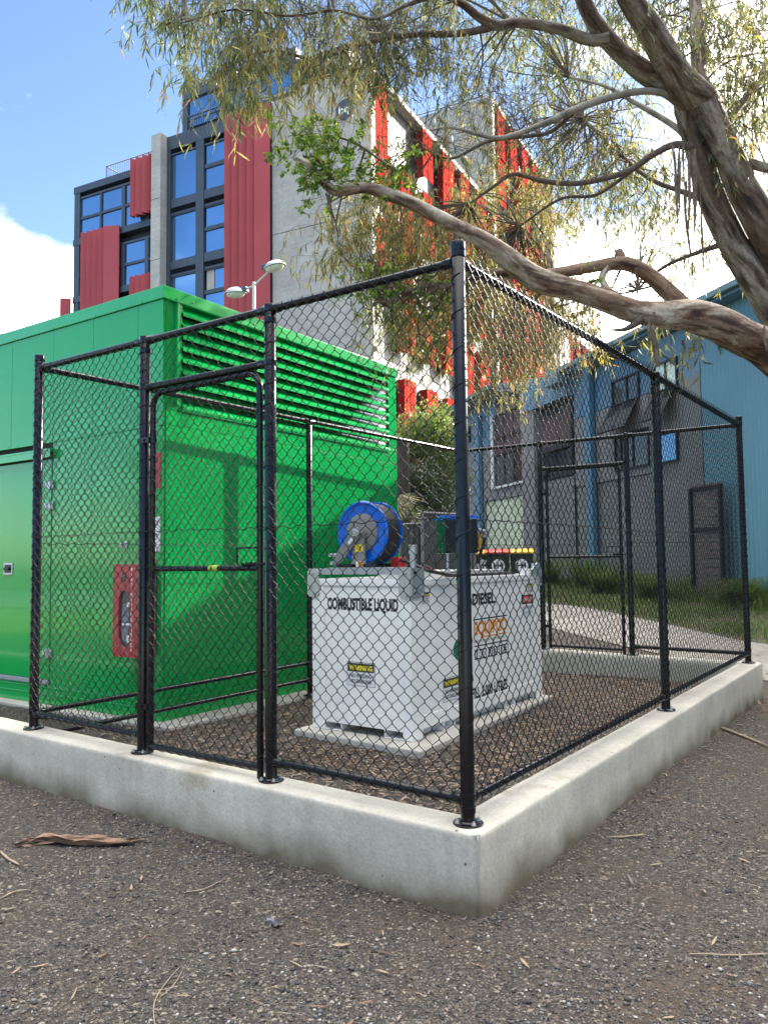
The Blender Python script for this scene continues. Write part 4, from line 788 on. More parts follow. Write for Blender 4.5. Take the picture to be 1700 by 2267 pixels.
part('head', MB().lathe([(.020, 0), (.022, .005), (.022, .03), (.015, .035)], (f_[0], f_[1], 1.594), seg=18).cyl((f_[0], f_[1], 1.61), tuple(np.array(f_) * [1, 1, 0] + dx * .06 + np.array([0, 0, 1.61])), .011, 12), M['galvdull'], fl, smooth='auto')
part('stem', MB().cyl((f_[0], f_[1], 1.3225), (f_[0], f_[1], 1.461), .008, 10), M['galvdull'], fl, smooth='auto')
nz = thing('fuel_nozzle', tuple(at(1080, 1190, 5.62)), 'black trigger nozzle with its drooping hose, hung beside the amber filter', 'nozzle')
e1 = [at(*q_) for q_ in ((1086, 1143, 5.6), (1084, 1160, 5.6), (1080, 1176, 5.6), (1074, 1190, 5.6), (1068, 1210, 5.6), (1062, 1232, 5.6), (1058, 1248, 5.6))]
part('hose', MB().tube(spl(e1[3:]), .011, 10), M['rubber'], nz, smooth=True); part('body', MB().tube(spl(e1[1:4]), [.010] * 6 + [.016] * 12 + [.017] * 7, 10), M['galvdull'], nz, smooth=True)
part('spout', MB().tube(spl(e1[:2]), .006, 8), M['galvdull'], nz, smooth=True)
g0 = [at(*q_) for q_ in ((1078, 1166, 5.58), (1066, 1166, 5.58), (1068, 1180, 5.58), (1077, 1184, 5.58))]; part('trigger', MB().tube(g0, .004, 6), M['nearblack'], nz)
# ------------------------------------------------------------------ tall building
TB = frameT((-19.566, 26.157), -98, -7.9)
tb = thing('tower_building', W(TB, 10, 5, 0), 'tall concrete and navy glass building with vertical red fins', 'building')
def BP(n, m_, *bx, bev=0, lab=None):
    for g in ([bx] if n in ('window_frame', 'core') else [[b] for b in bx]):
        q = MB(TB); [q.box(*b) for b in g]; part(n, q, M[m_], tb, bevel=bev, label=lab)
FH = 3.41
def lv(z, k): return z - FH * k
BP('concrete_wall', 'towerconc', (.36, 5.67, 0, .4, 0, 25.05)); BP('joint', 'nearblack', *[(.36, 5.67, -.006, -.001, z - .015, z + .015) for z in (17.82, 10.4, 3.3)])
BP('corner_column', 'towerconc_pale', (0, .36, -.001, .5, 0, 25.05)); BP('core', 'navydark', (.5, 19.8, .45, 16, 0, 23.4), (.5, 12.5, .45, 16, 23.4, 24.9), (1.5, 11.5, .6, 12, 24.7, 26.9))
BP('concrete_blade', 'towerconc', (12.66, 13.33, -.5, .3, 0, 24.8)); BP('joint', 'nearblack', *[(12.66, 13.33, -.506, -.501, z - .012, z + .012) for z in (21.16, 17.79, 14.4)])
bx = []
def beam(s0, s1, z0, z1, t0=0.0, t1=.44): bx.append((s0, s1, t0, t1, z0, z1))
# mid block frame
for s0, s1 in ((12.4, 12.655), (10.08, 10.62)): beam(s0, s1, 0, 23.98, -.02)
beam(5.68, 12.655, 23.98, 24.73, -.03); beam(5.68, 5.80, 0, 23.98)
for k in range(7):
    beam(5.81, 10.07, lv(23.62, k) if k else 23.62, lv(23.98, k) if 0 else lv(23.72, k), .03); beam(10.63, 12.39, lv(23.66, k), lv(23.74, k), .03)
    beam(5.81, 10.07, lv(20.70, k), lv(21.19, k), .01); beam(10.63, 12.39, lv(20.70, k), lv(21.17, k), .01); beam(5.81, 10.07, lv(20.22, k), lv(20.42, k), .03); beam(10.63, 12.39, lv(20.28, k), lv(20.42, k), .03)
    beam(5.81, 10.07, lv(22.36, k), lv(22.57, k), .03)
# low block frame
beam(13.34, 19.85, 23.18, 23.585, -.03); beam(19.36, 19.80, 0, 23.17, -.01)
for k in range(7):
    beam(13.34, 19.35, lv(22.82, k), lv(22.94, k), .03); beam(13.34, 19.35, lv(21.56, k), lv(21.71, k), .03); beam(13.34, 19.85, lv(20.06, k), lv(20.42, k), -.04)
    for s in (17.63, 15.79, 14.0): beam(s, s + (.13 if s > 17 else .26), lv(20.43, k), lv(22.81, k), .02)
# penthouse frame
beam(4.2, 11.58, 26.5, 27.2, -.02); beam(11.22, 11.57, 24.74, 26.49, -.01); beam(8.2, 8.6, 24.74, 26.49, .0); beam(4.2, 4.5, 25.06, 26.49); beam(4.51, 8.19, 24.74, 24.95, .0)
BP('window_frame', 'navy', *bx)
def panes(s0, s1, z0, z1, t=.10, nm='window'): BP(nm, 'glassblue', (s0, s1, t, t + .03, z0, z1))
for k in range(5):
    panes(10.62, 12.40, lv(21.17, k), lv(23.66, k)); panes(5.81, 10.07, lv(21.19, k), lv(22.36, k))
    if k == 2: panes(5.81, 9.40, lv(22.57, k), lv(23.62, k)); BP('open_casement', 'reveal', (9.45, 9.95, .10, .13, lv(22.57, k), lv(23.62, k)), lab='window standing open, pale blind behind')
    else: panes(5.81, 10.0, lv(22.57, k), lv(23.62, k))
for k in range(5):
    for s0, s1 in ((17.77, 19.35), (16.06, 17.63), (14.27, 15.78), (13.34, 14.0)):
        panes(s0, s1, lv(21.71, k), lv(22.82, k)); panes(s0, s1, lv(20.42, k), lv(21.56, k))
panes(8.6, 11.22, 24.95, 26.49); panes(4.5, 8.19, 24.95, 26.49)
q = MB(TB)
for k in range(7):
    for s0, s1 in ((10.63, 12.39), (5.81, 10.07)):
        for j in range(4): z = lv(20.44, k) + j * .068; q.prism([(s0, 0), (s1, 0), (s1, 0), (s0, 0)] if 0 else [(.02, z), (.03, z), (.10, z + .055), (.09, z + .055)], s0, s1, 'x')
    for s0, s1 in ((13.34, 17.62), (17.77, 19.35)):
        for j in range(3): z = lv(22.95, k) + j * .075; q.prism([(.02, z), (.03, z), (.10, z + .055), (.09, z + .055)], s0, s1, 'x')
part('vent_louvre', q, M['navy'], tb)['kind'] = 'stuff'
def fins(edges, z0, z1, lastflat=True):
    for i, (a, b) in enumerate(zip(edges[:-1], edges[1:])):    # a left (larger s), b right
        q = MB(TB); q.prism([(a, -.50), (a - .05, -.55), (b - .0, -.20), (b + .0, -.14), (a - .03, -.44), (a - .03, -.14), (a, -.14)], z0, z1, 'z'); part('fin', q, M['fin'], tb)
fins([8.32, 7.845, 7.385, 6.91, 6.43, 5.70], 2.0, 24.62); fins([14.88, 14.47, 14.0, 13.57, 13.35], 20.62, 23.85); fins([18.68, 18.2, 17.75, 17.3, 16.85, 16.0], 10.2, 20.45); fins([14.88, 14.47, 14.0, 13.57, 13.35], 13.8, 17.2); fins([20.31, 19.82], 8, 16.9)
BP('fin_bracket', 'navydark', (16.1, 18.6, -.14, .0, 20.3, 20.5), (13.4, 14.8, -.14, 0, 20.7, 20.9), (13.4, 14.8, -.14, 0, 23.4, 23.5))
q = MB(TB); q.tube([(17.35, .1, 24.33), (13.34, .1, 24.33)], .03, 6); q.tube([(17.35, .1, 24.33), (17.35, 6, 24.33)], .03, 6)
for s in np.arange(13.4, 17.36, .14): q.cyl((s, .1, 23.58), (s, .1, 24.33), .011, 4)
for t in np.arange(.2, 6, .16): q.cyl((17.35, t, 23.58), (17.35, t, 24.33), .011, 4)
for s in (17.35, 15.4): q.cyl((s, .1, 23.58), (s, .1, 24.36), .03, 6)
part('balustrade', q, M['rail'], tb); q = MB(TB); q.tube([(11.2, -.05, 25.44), (8.4, -.05, 25.44)], .035, 6)
for s in np.arange(8.4, 11.21, .15): q.cyl((s, -.05, 24.72), (s, -.05, 25.43), .012, 4)
part('balustrade', q, M['navydark'], tb); q = MB(TB); q.tube([(.3, .9, 25.05), (.3, .9, 25.36), (4.2, .9, 25.36)], .03, 6); part('roof_rail', q, M['rail'], tb)
q = MB(TB); q.prism([(1.43 + .5 * math.cos(a), 23.13 + .5 * math.sin(a)) for a in np.linspace(0, 2 * math.pi, 41)[:-1]], -.045, -.001, 'y'); sg = part('sign', q, M['navy'], tb)
text('hq', M['whiteink'], sg, W(TB, 1.74, -.046, 22.96), -TB[:3, 0], (0, 0, 1), .58, .36, bold=.03)
# long side: recessed wall, slabs, red screens
def side(s_face, t0, t1, ztop, zbot, scr, rec, seed, tophang=True):
    r_ = random.Random(seed); fl = []; z = ztop
    pan, gl = [], []
    BP('facade', 'terracotta', (s_face + rec, s_face + rec + .3, t0, t1, zbot, ztop - .02))
    BP('roof_slab', 'towerconc_pale', (s_face + .002, s_face + rec + .3, t0, t1, ztop - .28, ztop)) if tophang else None
    k = 0
    while z - .3 > zbot:
        zt_ = z - .30; zb_ = max(zbot, z - FH)
        if k: BP('slab_edge', 'reveal', (s_face + rec - .35, s_face + rec - .13, t0, t1, z - .30, z - .12))
        t = t0 + .1
        while t + 1.6 < t1:
            gl.append((s_face + rec - .05, s_face + rec - .002, t + .12, t + 1.95, zb_ + .15, zt_ - .55)); pan.append((s_face + rec - .12, s_face + rec - .003, t + 1.97, t + 2.45, zb_ + .05, zt_ - .02))
            t += 2.95
        z -= FH; k += 1
    BP('side_window', 'sideglass', *gl); BP('wall_panel', 'maroonpanel', *pan)
    for (a, b, za_, zb_) in scr:
        m_ = (a + b) / 2; q = MB(TB); q.box(s_face, s_face + .05, a, m_ - .05, za_, zb_); q.box(s_face, s_face + .05, m_ + .05, b, za_, zb_)
        zz = za_
        while zz < zb_: q.box(s_face + .01, s_face + .04, m_ - .05, m_ + .05, zz, zz + .10); zz += .62
        q.box(s_face + .051, s_face + rec - .36, m_ - .45, m_ - .42, za_, zb_)
        part('red_screen', q, M['finlit'], tb)
scr = []; rr_ = random.Random(3)
for k in range(4):
    for j, t in enumerate(np.arange(.42, 17, 2.72)):
        if rr_.random() < .9: scr.append((t, t + rr_.choice((1.3, 1.6)), lv(24.74, k) - rr_.choice((3.41, 3.41, 2.6)), lv(24.74, k)))
side(0, .5, 17.6, 25.05, 11.6, scr, 1.0, 1)
scr = []
for k in range(2):
    for j, t in enumerate(np.arange(.5, 26, 2.72)):
        if rr_.random() < .88: scr.append((t, t + 1.35, 10.55 - 3.41 * k - 3.1, 10.55 - 3.41 * k))
side(0, .5, 29.4, 11.6, 5.6, [s_ for s_ in scr if s_[2] > 3.6], 1.0, 2, False)
BP('ledge', 'ledge', (-.3, 1.2, .5, 29, 5.0, 5.59)); BP('undercroft', 'ledge', (1.0, 1.3, .5, 29, 0, 4.99))
scr = []
for k in range(6):
    for j, t in enumerate(np.arange(18.2, 29, 2.72)):
        if rr_.random() < .86: scr.append((t, t + 1.5, lv(32.3, k) - 3.2, lv(32.3, k)))
side(0, 17.61, 29.4, 32.65, 11.6, scr, 1.0, 4)
BP('concrete_wall', 'towerconc', (.3, 9, 17.2, 17.6, 24.8, 32.65)); BP('corner_column', 'towerconc_pale', (-.001, .29, 17.15, 17.6, 11.6, 32.65)); BP('core', 'navydark', (1.4, 9, 17.7, 29.4, 5, 32.3))
q = MB(TB); q.tube([(.7, 17.4, 32.65), (.7, 17.4, 32.95), (7.5, 17.4, 32.95)], .045, 6); part('roof_rail', q, M['rail'], tb)
BP('concrete_wall', 'towerconc_pale', (-.6, 6, 29.41, 29.9, 0, 32.0), (-.8, .4, 29.91, 33, 0, 22.0))
scr = [(t, t + 1.2, 20.6 - 3.41 * (k + 1) + .2, 20.6 - 3.41 * k) for k in range(4) for t in np.arange(33.6, 46, 2.9)]
side(-.6, 33.1, 46, 21.0, 6, scr, 1.0, 6)
# far low building at the left
fb = thing('far_building', W(TB, 26, 8, 0), 'distant flat roofed building with a white end wall, beyond the green enclosure', 'building')
part('wall', MB(TB).box(25.9, 40, 3, 10, 0, 16.9), M['reveal'], fb); part('wall', MB(TB).box(19.9, 25.89, 3.2, 10, 0, 16.9), mat('distant grey cladding', (.19, .21, .25), .6, noise=(.5, .1)), fb); part('roof', MB(TB).box(19.8, 40.1, 2.9, 10.1, 16.9, 17.1), M['roofcol'], fb)

# ------------------------------------------------------------------ blue corrugated building
TS = frameT((-1.413, 14.449), -51, -141)
sb = thing('corrugated_building', W(TS, 5, 0, .3), 'blue and grey corrugated steel building behind the fence', 'building')
def SP(n, m_, *bx, bev=0, lab=None):
    for b in bx: part(n, MB(TS).box(*b), M[m_], sb, bevel=bev, label=lab)
def corr(s0, s1, z0, z1, m_, o=0, pitch=.125, amp=.011, zt=None, name='corrugated_wall', thick=.01, lab=None):
    n = int((s1 - s0) / pitch * 8); s = np.linspace(s0, s1, n + 1); oo = o + amp * np.clip(1.5 * np.cos(s / pitch * 2 * math.pi), -1, 1)
    zt_ = np.full(n + 1, z1) if zt is None else z1 + (zt - z1) * (s - s0) / (s1 - s0)
    V = np.concatenate([np.stack([s, oo, np.full(n + 1, z0)], -1), np.stack([s, oo, zt_], -1), np.stack([s, oo - thick, zt_], -1)]); m1 = n + 1
    F = [(i, i + 1, m1 + i + 1, m1 + i) for i in range(n)] + [(m1 + i, m1 + i + 1, 2 * m1 + i + 1, 2 * m1 + i) for i in range(n)]
    F = [f[::-1] for f in F]
    return part(name, MB(TS).add(V, F), m_, sb, label=lab)
bluew = mat('blue corrugated steel', (.115, .25, .30), .42, noise=(.35, .14), metal=.1); M['bluepanel'] = mat('blue panel', (.10, .21, .30), .45, noise=(.8, .08)); M['bluepost'] = mat('blue post', (.085, .21, .31), .4)
SP('core', 'shed_grey', (-16, 17.8, -9, -.05, -.5, 6.7))
corr(-15, 1.6, -.3, 6.8, bluew, o=.03, lab='sky blue corrugated sheet wall'); corr(1.62, 3.6, -.3, 5.66, M['shed_corr'], o=.03, zt=5.3); corr(7.35, 9.3, -.3, 3.85, M['shed_corr'], o=.05, lab='grey corrugated lower wall')
corr(3.62, 7.3, -.3, 3.5, M['shed_corr'], o=.0, amp=.006)
SP('grey_wall', 'shed_grey', (3.61, 7.3, -.04, .03, 3.52, 5.50), (14.16, 17.9, -.04, .03, -.3, 5.62), (13.15, 14.15, -.04, .03, 3.62, 5.62), (10.45, 13.14, -.04, .03, 3.60, 4.05), (1.62, 3.6, -.04, .01, 4.0, 6.7))
SP('blue_panel', 'bluepanel', (1.62, 7.3, -.03, .025, 5.52, 6.72), (13.15, 17.9, -.04, .035, 5.64, 7.25), (7.31, 10.4, -.04, .3, 6.2, 6.95))
SP('dark_recess', 'glassdark', (7.31, 9.4, -.3, -.02, 4.15, 6.18)); SP('recess_bar', 'navydark', (7.31, 9.4, .05, .12, 4.75, 4.92), (7.31, 9.4, .02, .08, 3.90, 4.10), (7.32, 7.42, .02, .12, 4.1, 6.2)); SP('recess_panel', 'maroonpanel', (7.43, 9.4, -.018, 0, 4.93, 5.9))
SP('column', 'shed_grey', (9.5, 10.42, -.1, .25, -.3, 6.7), bev=.01)
for a, b in ((6.10, 6.42), (14.22, 14.8)): SP('blue_post', 'bluepost', (a, b, .06, .22, .2, 6.9), bev=.02)
# eaves and roof
q = MB(TS); q.prism([(-1.0 + .45, 6.86), (.45, 6.86), (.45, 7.02), (.40, 7.05), (-9, 9.0), (-9, 8.8)], -16, 7.95, 'x')
part('roof', q, M['roofcol'], sb); SP('gutter', 'roofcol', (-16, 7.95, .46, .58, 6.86, 7.0), bev=.02); SP('soffit', 'bluepanel', (-16, 7.95, -.04, .44, 6.80, 6.855))
q = MB(TS); q.prism([(-1.0, 7.40), (.75, 7.34), (.75, 7.46), (-9, 9.3), (-9, 9.1)], 11.6, 18.4, 'x'); part('roof', q, M['roofcol'], sb); SP('gutter', 'roofcol', (11.6, 18.4, .76, .88, 7.32, 7.46), bev=.02); SP('soffit', 'shed_grey', (11.6, 18.4, -.04, .74, 7.26, 7.33))
SP('downpipe_head', 'roofcol', (7.2, 8.0, .3, .62, 6.55, 6.85), bev=.03)
# windows
def win(s0, s1, z0, z1, m_='glassdark', o=.03, fr='nearblack', mull=(), lab=None, w_=.05):
    p = SP('window', m_, (s0, s1, o, o + .012, z0, z1), lab=lab)
    q = MB(TS); q.box(s0 - w_, s0, o - .01, o + .05, z0 - w_, z1 + w_); q.box(s1, s1 + w_, o - .01, o + .05, z0 - w_, z1 + w_); q.box(s0, s1, o - .01, o + .05, z1, z1 + w_); q.box(s0, s1, o - .01, o + .05, z0 - w_, z0)
    for s in mull: q.box(s - .02, s + .02, o, o + .045, z0, z1)
    part('window_frame', q, M[fr], sb)
win(4.0, 5.15, 5.50, 6.10, mull=(4.5,)); win(2.45, 3.25, 5.46, 6.08, 'lampglass', mull=(2.85,), lab='pale green window'); win(3.65, 5.10, 3.76, 4.62, mull=(4.3, 4.85)); win(2.5, 3.22, 3.72, 4.36, 'glassblue', o=.05, mull=(3.15,))
win(15.44, 15.98, 6.10, 6.63, 'reveal', o=.04)
win(10.5, 13.05, 4.10, 6.58, mull=(12.2, 11.4), o=.04); SP('window_frame', 'whiteframe', (13.05, 13.30, .06, .12, 4.0, 6.7), (10.42, 10.50, .06, .10, 4.05, 6.6), (10.5, 13.05, .06, .12, 3.98, 4.06)); SP('window_frame', 'nearblack', (10.5, 13.05, .095, .12, 5.15, 5.23), (10.5, 13.05, .095, .12, 5.75, 5.80))
SP('window', 'maroonpanel', (10.52, 13.03, .054, .06, 5.25, 6.55))  # maroon sheet over the glass, a painted reflection of the red building
def awning(s0, s1, zt_, zb_, out):
    q = MB(TS); q.add([(s0, .09, zt_), (s1, .09, zt_), (s1, out, zb_), (s0, out, zb_), (s0, .075, zt_), (s1, .075, zt_), (s1, out - .015, zb_), (s0, out - .015, zb_)], [(0, 1, 2, 3), (7, 6, 5, 4), (0, 4, 5, 1), (1, 5, 6, 2), (2, 6, 7, 3), (3, 7, 4, 0)]); p = part('open_sash', q, M['glassdark'], sb)
    q = MB(TS)
    for s in (s0, s1, (s0 + s1) / 2): q.tube([(s, .10, zt_), (s, out + .01, zb_)], .022, 4)
    q.tube([(s0, out + .01, zb_), (s1, out + .01, zb_)], .025, 4); q.tube([(s0, .10, zt_), (s1, .10, zt_)], .025, 4); part('sash_frame', q, M['nearblack'], sb)
awning(4.0, 5.2, 5.46, 4.72, .50); awning(2.48, 3.25, 5.42, 4.70, .50); awning(15.42, 16.0, 6.6, 6.15, .35)
SP('roller_door', 'paleroller', (10.43, 14.13, -.048, -.03, -.2, 3.58)); SP('door_reveal', 'shed_grey', (14.1, 14.2, -.02, .05, -.3, 3.6))
ds = thing('slatted_screen', W(TS, 1.2, .5, .4), 'dark slatted screen panel standing against the blue corrugated wall', 'screen')
q = MB(TS); [q.box(.66, 1.70, .30, .33, z, z + .16) for z in np.arange(.5, 2.85, .18)]; part('slats', q, M['darkwood'], ds)
q = MB(TS); [q.box(s, s + .07, .335, .40, .1, 2.92) for s in (.66, 1.63)]; q.box(.66, 1.70, .335, .38, 2.88, 2.95); q.box(.66, 1.70, .335, .38, 2.0, 2.06); part('frame', q, M['nearblack'], ds)

# ------------------------------------------------------------------ grey panel fence, wheelie bins, lamp
sf = thing('panel_fence', tuple(at(930, 1220, 17) * [1, 1, 0] + [0, 0, .5]), 'grey corrugated steel panel fence behind the hose reel', 'fence')
def gfence(p0, p1, h0, h1, d0, d1):
    a = at(p0, 1200, d0); b = at(p1, 1200, d1); d = (b - a) * [1, 1, 0]; Ln = np.linalg.norm(d); d /= Ln; nn = np.array([d[1], -d[0], 0]); n = int(Ln / .03); k = np.linspace(0, Ln, n + 1); o = .014 * np.clip(1.6 * np.sin(k / .12 * 2 * math.pi), -1, 1)
    P0 = a * [1, 1, 0] + np.outer(k, d) + np.outer(o, nn); V = np.concatenate([P0 + [0, 0, .3], P0 + [0, 0, h0]]); V[n + 1:, 2] = np.linspace(h0, h1, n + 1)
    part('panel', MB().add(V, [(i, i + 1, n + 2 + i, n + 1 + i) for i in range(n)]), mat('grey fence sheet', (.085, .09, .088), .5, noise=(2, .12)), sf)
    q = MB(); q.tube([a * [1, 1, 0] + [0, 0, h0 + .02], b * [1, 1, 0] + [0, 0, h1 + .02]], .03, 6); 
    for e_, h in ((a, h0), (b, h1)): q.cyl(e_ * [1, 1, 0] + [0, 0, .2], e_ * [1, 1, 0] + [0, 0, h + .05], .035, 8)
    part('post_and_cap', q, M['shed_grey'], sf)
gfence(885, 940, 2.18, 2.20, 17, 17); gfence(935, 1050, 2.42, 2.40, 16.8, 17.6)
def bin_(px, d, lid, txt, label, rot=0):
    p = at(px, 1260, d); p[2] = gz(p[0], p[1]) if 0 else .62
    b = thing('wheelie_bin', tuple(p), label, 'bin', 'green wheelie bins outside the pale door')
    f = CAM - p; f[2] = 0; f /= np.linalg.norm(f); r_ = np.array([-f[1], f[0], 0]); T = np.eye(4); T[:3, 0] = r_; T[:3, 1] = f; T[:3, 3] = p
    q = MB(T); w0, w1 = .21, .27
    V = [(-w0, .24, .03), (w0, .24, .03), (w0, -.24, .03), (-w0, -.24, .03), (-w1, .30, .93), (w1, .30, .93), (w1, -.34, .98), (-w1, -.34, .98)]
    q.add(V, [(3, 2, 1, 0), (4, 5, 6, 7), (0, 1, 5, 4), (1, 2, 6, 5), (2, 3, 7, 6), (3, 0, 4, 7)]); part('body', q, M['bin'], b, bevel=.03)
    q = MB(T); q.prism([(-.36, 1.0), (-.30, 1.06), (.25, 1.03), (.34, .97), (.34, .93), (-.36, .96)], -.30, .30, 'x'); part('lid', q, M[lid], b, bevel=.02)
    for s in (-1, 1): part('wheel', MB(T).cyl((s * .20, -.28, .10), (s * .26, -.28, .10), .10, 16), M['rubber'], b)
    part('sticker', MB(T).prism([(.15 * math.cos(a), .66 + .15 * math.sin(a)) for a in np.linspace(0, 2 * math.pi, 25)[:-1]], .288, .300, 'y'), M['labelwhite'], b)
    text(txt, M['ink'], b, tuple((T @ np.array([0, .302, .60, 1]))[:3]), -r_ if 0 else np.cross((0, 0, 1), f), (0, 0, 1), .22, .13, bold=.03, align='CENTER')
bin_(1103, 18.6, 'binlid_red', 'H4', 'green wheelie bin with a red lid and round H4 sticker'); bin_(1155, 18.6, 'binlid_yellow', 'H4', 'green wheelie bin with a yellow lid, right of the red lidded one'); bin_(1070, 19.8, 'binlid_yellow', 'H4', 'green wheelie bin with yellow lid, half hidden behind the fuel nozzle')
lp = at(562, 700, 22); lp[2] = 0
sl_ = thing('street_lamp', tuple(lp), 'twin headed street lamp on a pale pole beyond the green enclosure', 'street lamp')
ld = np.array(CX) * [1, 1, 0]; ld /= np.linalg.norm(ld); lf = np.array([-ld[1], ld[0], 0])
q = MB(); q.lathe([(.075, .0), (.055, 4), (.045, 9.22), (.04, 9.25)], (lp[0], lp[1], 0), seg=14); part('pole', q, M['polegrey'], sl_, smooth='auto')
q = MB(); q.tube([lp * [1, 1, 0] + ld * -.5 + lf * .15 + [0, 0, 8.99], lp * [1, 1, 0] + ld * 0 + [0, 0, 9.14], lp * [1, 1, 0] + ld * .42 - lf * .25 + [0, 0, 9.42]], .028, 10); part('arm', q, M['polegrey'], sl_, smooth='auto')
def head(c, ax):
    ax = np.array(ax, float); ax /= np.linalg.norm(ax); c = np.array(c); side_ = np.cross((0, 0, 1), ax); upv = np.cross(ax, side_)
    def ell(rx, ry, rz, z0, top):
        q = MB(); n, m_ = 20, 6; V = []
        for j in range(m_ + 1):
            a = j / m_ * math.pi / 2
            for i in range(n): b = 2 * math.pi * i / n; V.append(c + ax * rx * math.cos(b) * math.cos(a) + side_ * ry * math.sin(b) * math.cos(a) + upv * (z0 + (1 if top else -1) * rz * math.sin(a)))
        F = [(j * n + i, j * n + (i + 1) % n, (j + 1) * n + (i + 1) % n, (j + 1) * n + i) for j in range(m_) for i in range(n)]
        if not top: F = [f[::-1] for f in F]
        return q.add(V, F)
    h_ = part('lamp_head', ell(.33, .20, .17, .01, True), M['lampmetal'], sl_, smooth=True); part('bowl', ell(.30, .18, .14, 0, False), M['lampglass'], h_, smooth=True)
    part('rim', MB().tube([c + ax * .33 * math.cos(b) + side_ * .20 * math.sin(b) for b in np.linspace(0, 2 * math.pi, 25)], .018, 6), M['lampmetal'], h_, smooth=True)
    part('gear_case', MB().obox(c - ax * .27 + upv * .08, ax, side_, upv, .12, .10, .07), M['lampdark'], h_, bevel=.03)
head(lp * [1, 1, 0] + ld * .62 - lf * .3 + [0, 0, 9.56], ld * 1 - lf * .5 + np.array([0, 0, .12])); head(lp * [1, 1, 0] - ld * .55 + lf * .2 + [0, 0, 9.0], -ld * 1 + lf * .4 + np.array([0, 0, .05]))
# ------------------------------------------------------------------ gum tree
def px3(q): return at(q[0], q[1], q[2])
tree = thing('gum_tree', tuple(at(1960, 1300, 6.6) * [1, 1, 0]), 'large leaning gum tree with peeling bark and drooping leaves over the fence', 'tree')
LIMB = []
def limb(name, Q, seg=18, step=.035, lump=.10, m_='bark'):
    Q = np.array(Q, float); P = np.array([px3(q) for q in Q]); r = Q[:, 3] / FPX * Q[:, 2]
    n = max(3, int(np.linalg.norm(np.diff(P, axis=0), axis=1).sum() / len(P) / step)); S = spl(P, n); rr = np.interp(np.arange(len(S)) / n, np.arange(len(r)), r) * (.88 if name == 'trunk' else .92)
    LIMB.append(np.column_stack([S, rr]))
    t = np.gradient(S, axis=0); t /= np.linalg.norm(t, axis=1)[:, None]; u = np.cross(t[0], (.3, .2, 1)); u /= np.linalg.norm(u); a = np.arange(seg) * 2 * math.pi / seg; V = []; G = []; ln = 0
    for i in range(len(S)):
        u = u - t[i] * (u @ t[i]); u /= np.linalg.norm(u); q = np.cross(t[i], u)
        if i: ln += np.linalg.norm(S[i] - S[i - 1])
        f = 1 + lump * 1.6 * snoise(ln * 1.0 + np.cos(a) * .6, np.sin(a) * .6 + 3, 2.4, len(LIMB)) + lump * .9 * snoise(ln * .8 + 5, a * 1.6, 3.5, len(LIMB) + 50) * np.minimum(1, np.minimum(a, 2 * math.pi - a))
        V.append(S[i] + (rr[i] * f)[:, None] * (np.outer(np.cos(a), u) + np.outer(np.sin(a), q))); G.append(np.stack([np.cos(a + ln * .7) * rr[i] * 1.2, np.sin(a + ln * .7) * rr[i] * 1.2, np.full(seg, ln)], -1))
    k = len(S); idx = np.arange(k * seg).reshape(k, seg); F = np.stack([idx[:-1], np.roll(idx[:-1], -1, 1), np.roll(idx[1:], -1, 1), idx[1:]], -1).reshape(-1, 4)
    o = big(name, np.concatenate(V), F, M[m_], tree, smooth=True)
    at_ = o.data.attributes.new('grain', 'FLOAT_VECTOR', 'POINT'); at_.data.foreach_set('vector', np.concatenate(G).astype(np.float32).ravel() + len(LIMB) * 3.7); return o
limb('trunk', [(2025, 1660, 6.6, 135), (2010, 1590, 6.6, 118), (1990, 1480, 6.6, 104), (1965, 1335, 6.6, 96), (1925, 1150, 6.6, 86), (1870, 950, 6.6, 80), (1815, 790, 6.6, 74), (1775, 700, 6.6, 60)])
limb('trunk', [(1800, 800, 6.7, 58), (1740, 720, 6.65, 46), (1690, 642, 6.6, 40), (1640, 565, 6.6, 35), (1600, 492, 6.6, 34), (1570, 420, 6.6, 34), (1552, 350, 6.6, 33), (1540, 290, 6.6, 36), (1532, 235, 6.6, 42), (1518, 196, 6.6, 34)])
limb('trunk', [(1815, 770, 6.5, 62), (1765, 645, 6.5, 52), (1716, 545, 6.45, 46), (1676, 470, 6.4, 41), (1643, 410, 6.4, 36), (1616, 350, 6.4, 34), (1592, 300, 6.45, 34), (1566, 250, 6.5, 38), (1540, 205, 6.55, 40)])
limb('branch', [(1545, 230, 6.55, 36), (1490, 192, 6.5, 29), (1430, 160, 6.5, 25), (1375, 118, 6.4, 22), (1325, 62, 6.3, 20), (1292, 0, 6.2, 18), (1270, -80, 6.1, 15), (1230, -200, 6, 10)])
limb('branch', [(1550, 220, 6.5, 40), (1502, 168, 6.4, 35), (1465, 110, 6.3, 32), (1432, 55, 6.2, 30), (1392, -10, 6.1, 28), (1350, -100, 6.0, 24), (1310, -260, 5.9, 14)])
limb('branch', [(1550, 225, 6.7, 26), (1546, 150, 6.8, 18), (1543, 60, 6.9, 16), (1538, -20, 7, 14), (1548, -200, 7, 8)], 12)
limb('branch', [(1345, 85, 6.3, 17), (1300, 86, 6.3, 14), (1234, 62, 6.25, 13), (1147, 49, 6.2, 12), (1100, 56, 6.1, 12), (1060, 36, 6.0, 10), (1020, 5, 5.9, 9), (970, -10, 5.8, 7), (900, 10, 5.7, 5), (830, 40, 5.6, 4.2), (740, 22, 5.6, 3.6), (640, 34, 5.5, 3), (520, 20, 5.4, 2.4), (400, 50, 5.4, 1.6)], 10)
limb('branch', [(1100, 56, 6.1, 9), (1020, 72, 6, 8), (908, 76, 5.9, 6.5), (800, 96, 5.8, 5.5), (700, 128, 5.8, 4), (600, 112, 5.7, 3), (500, 140, 5.6, 2)], 10, m_='twig')
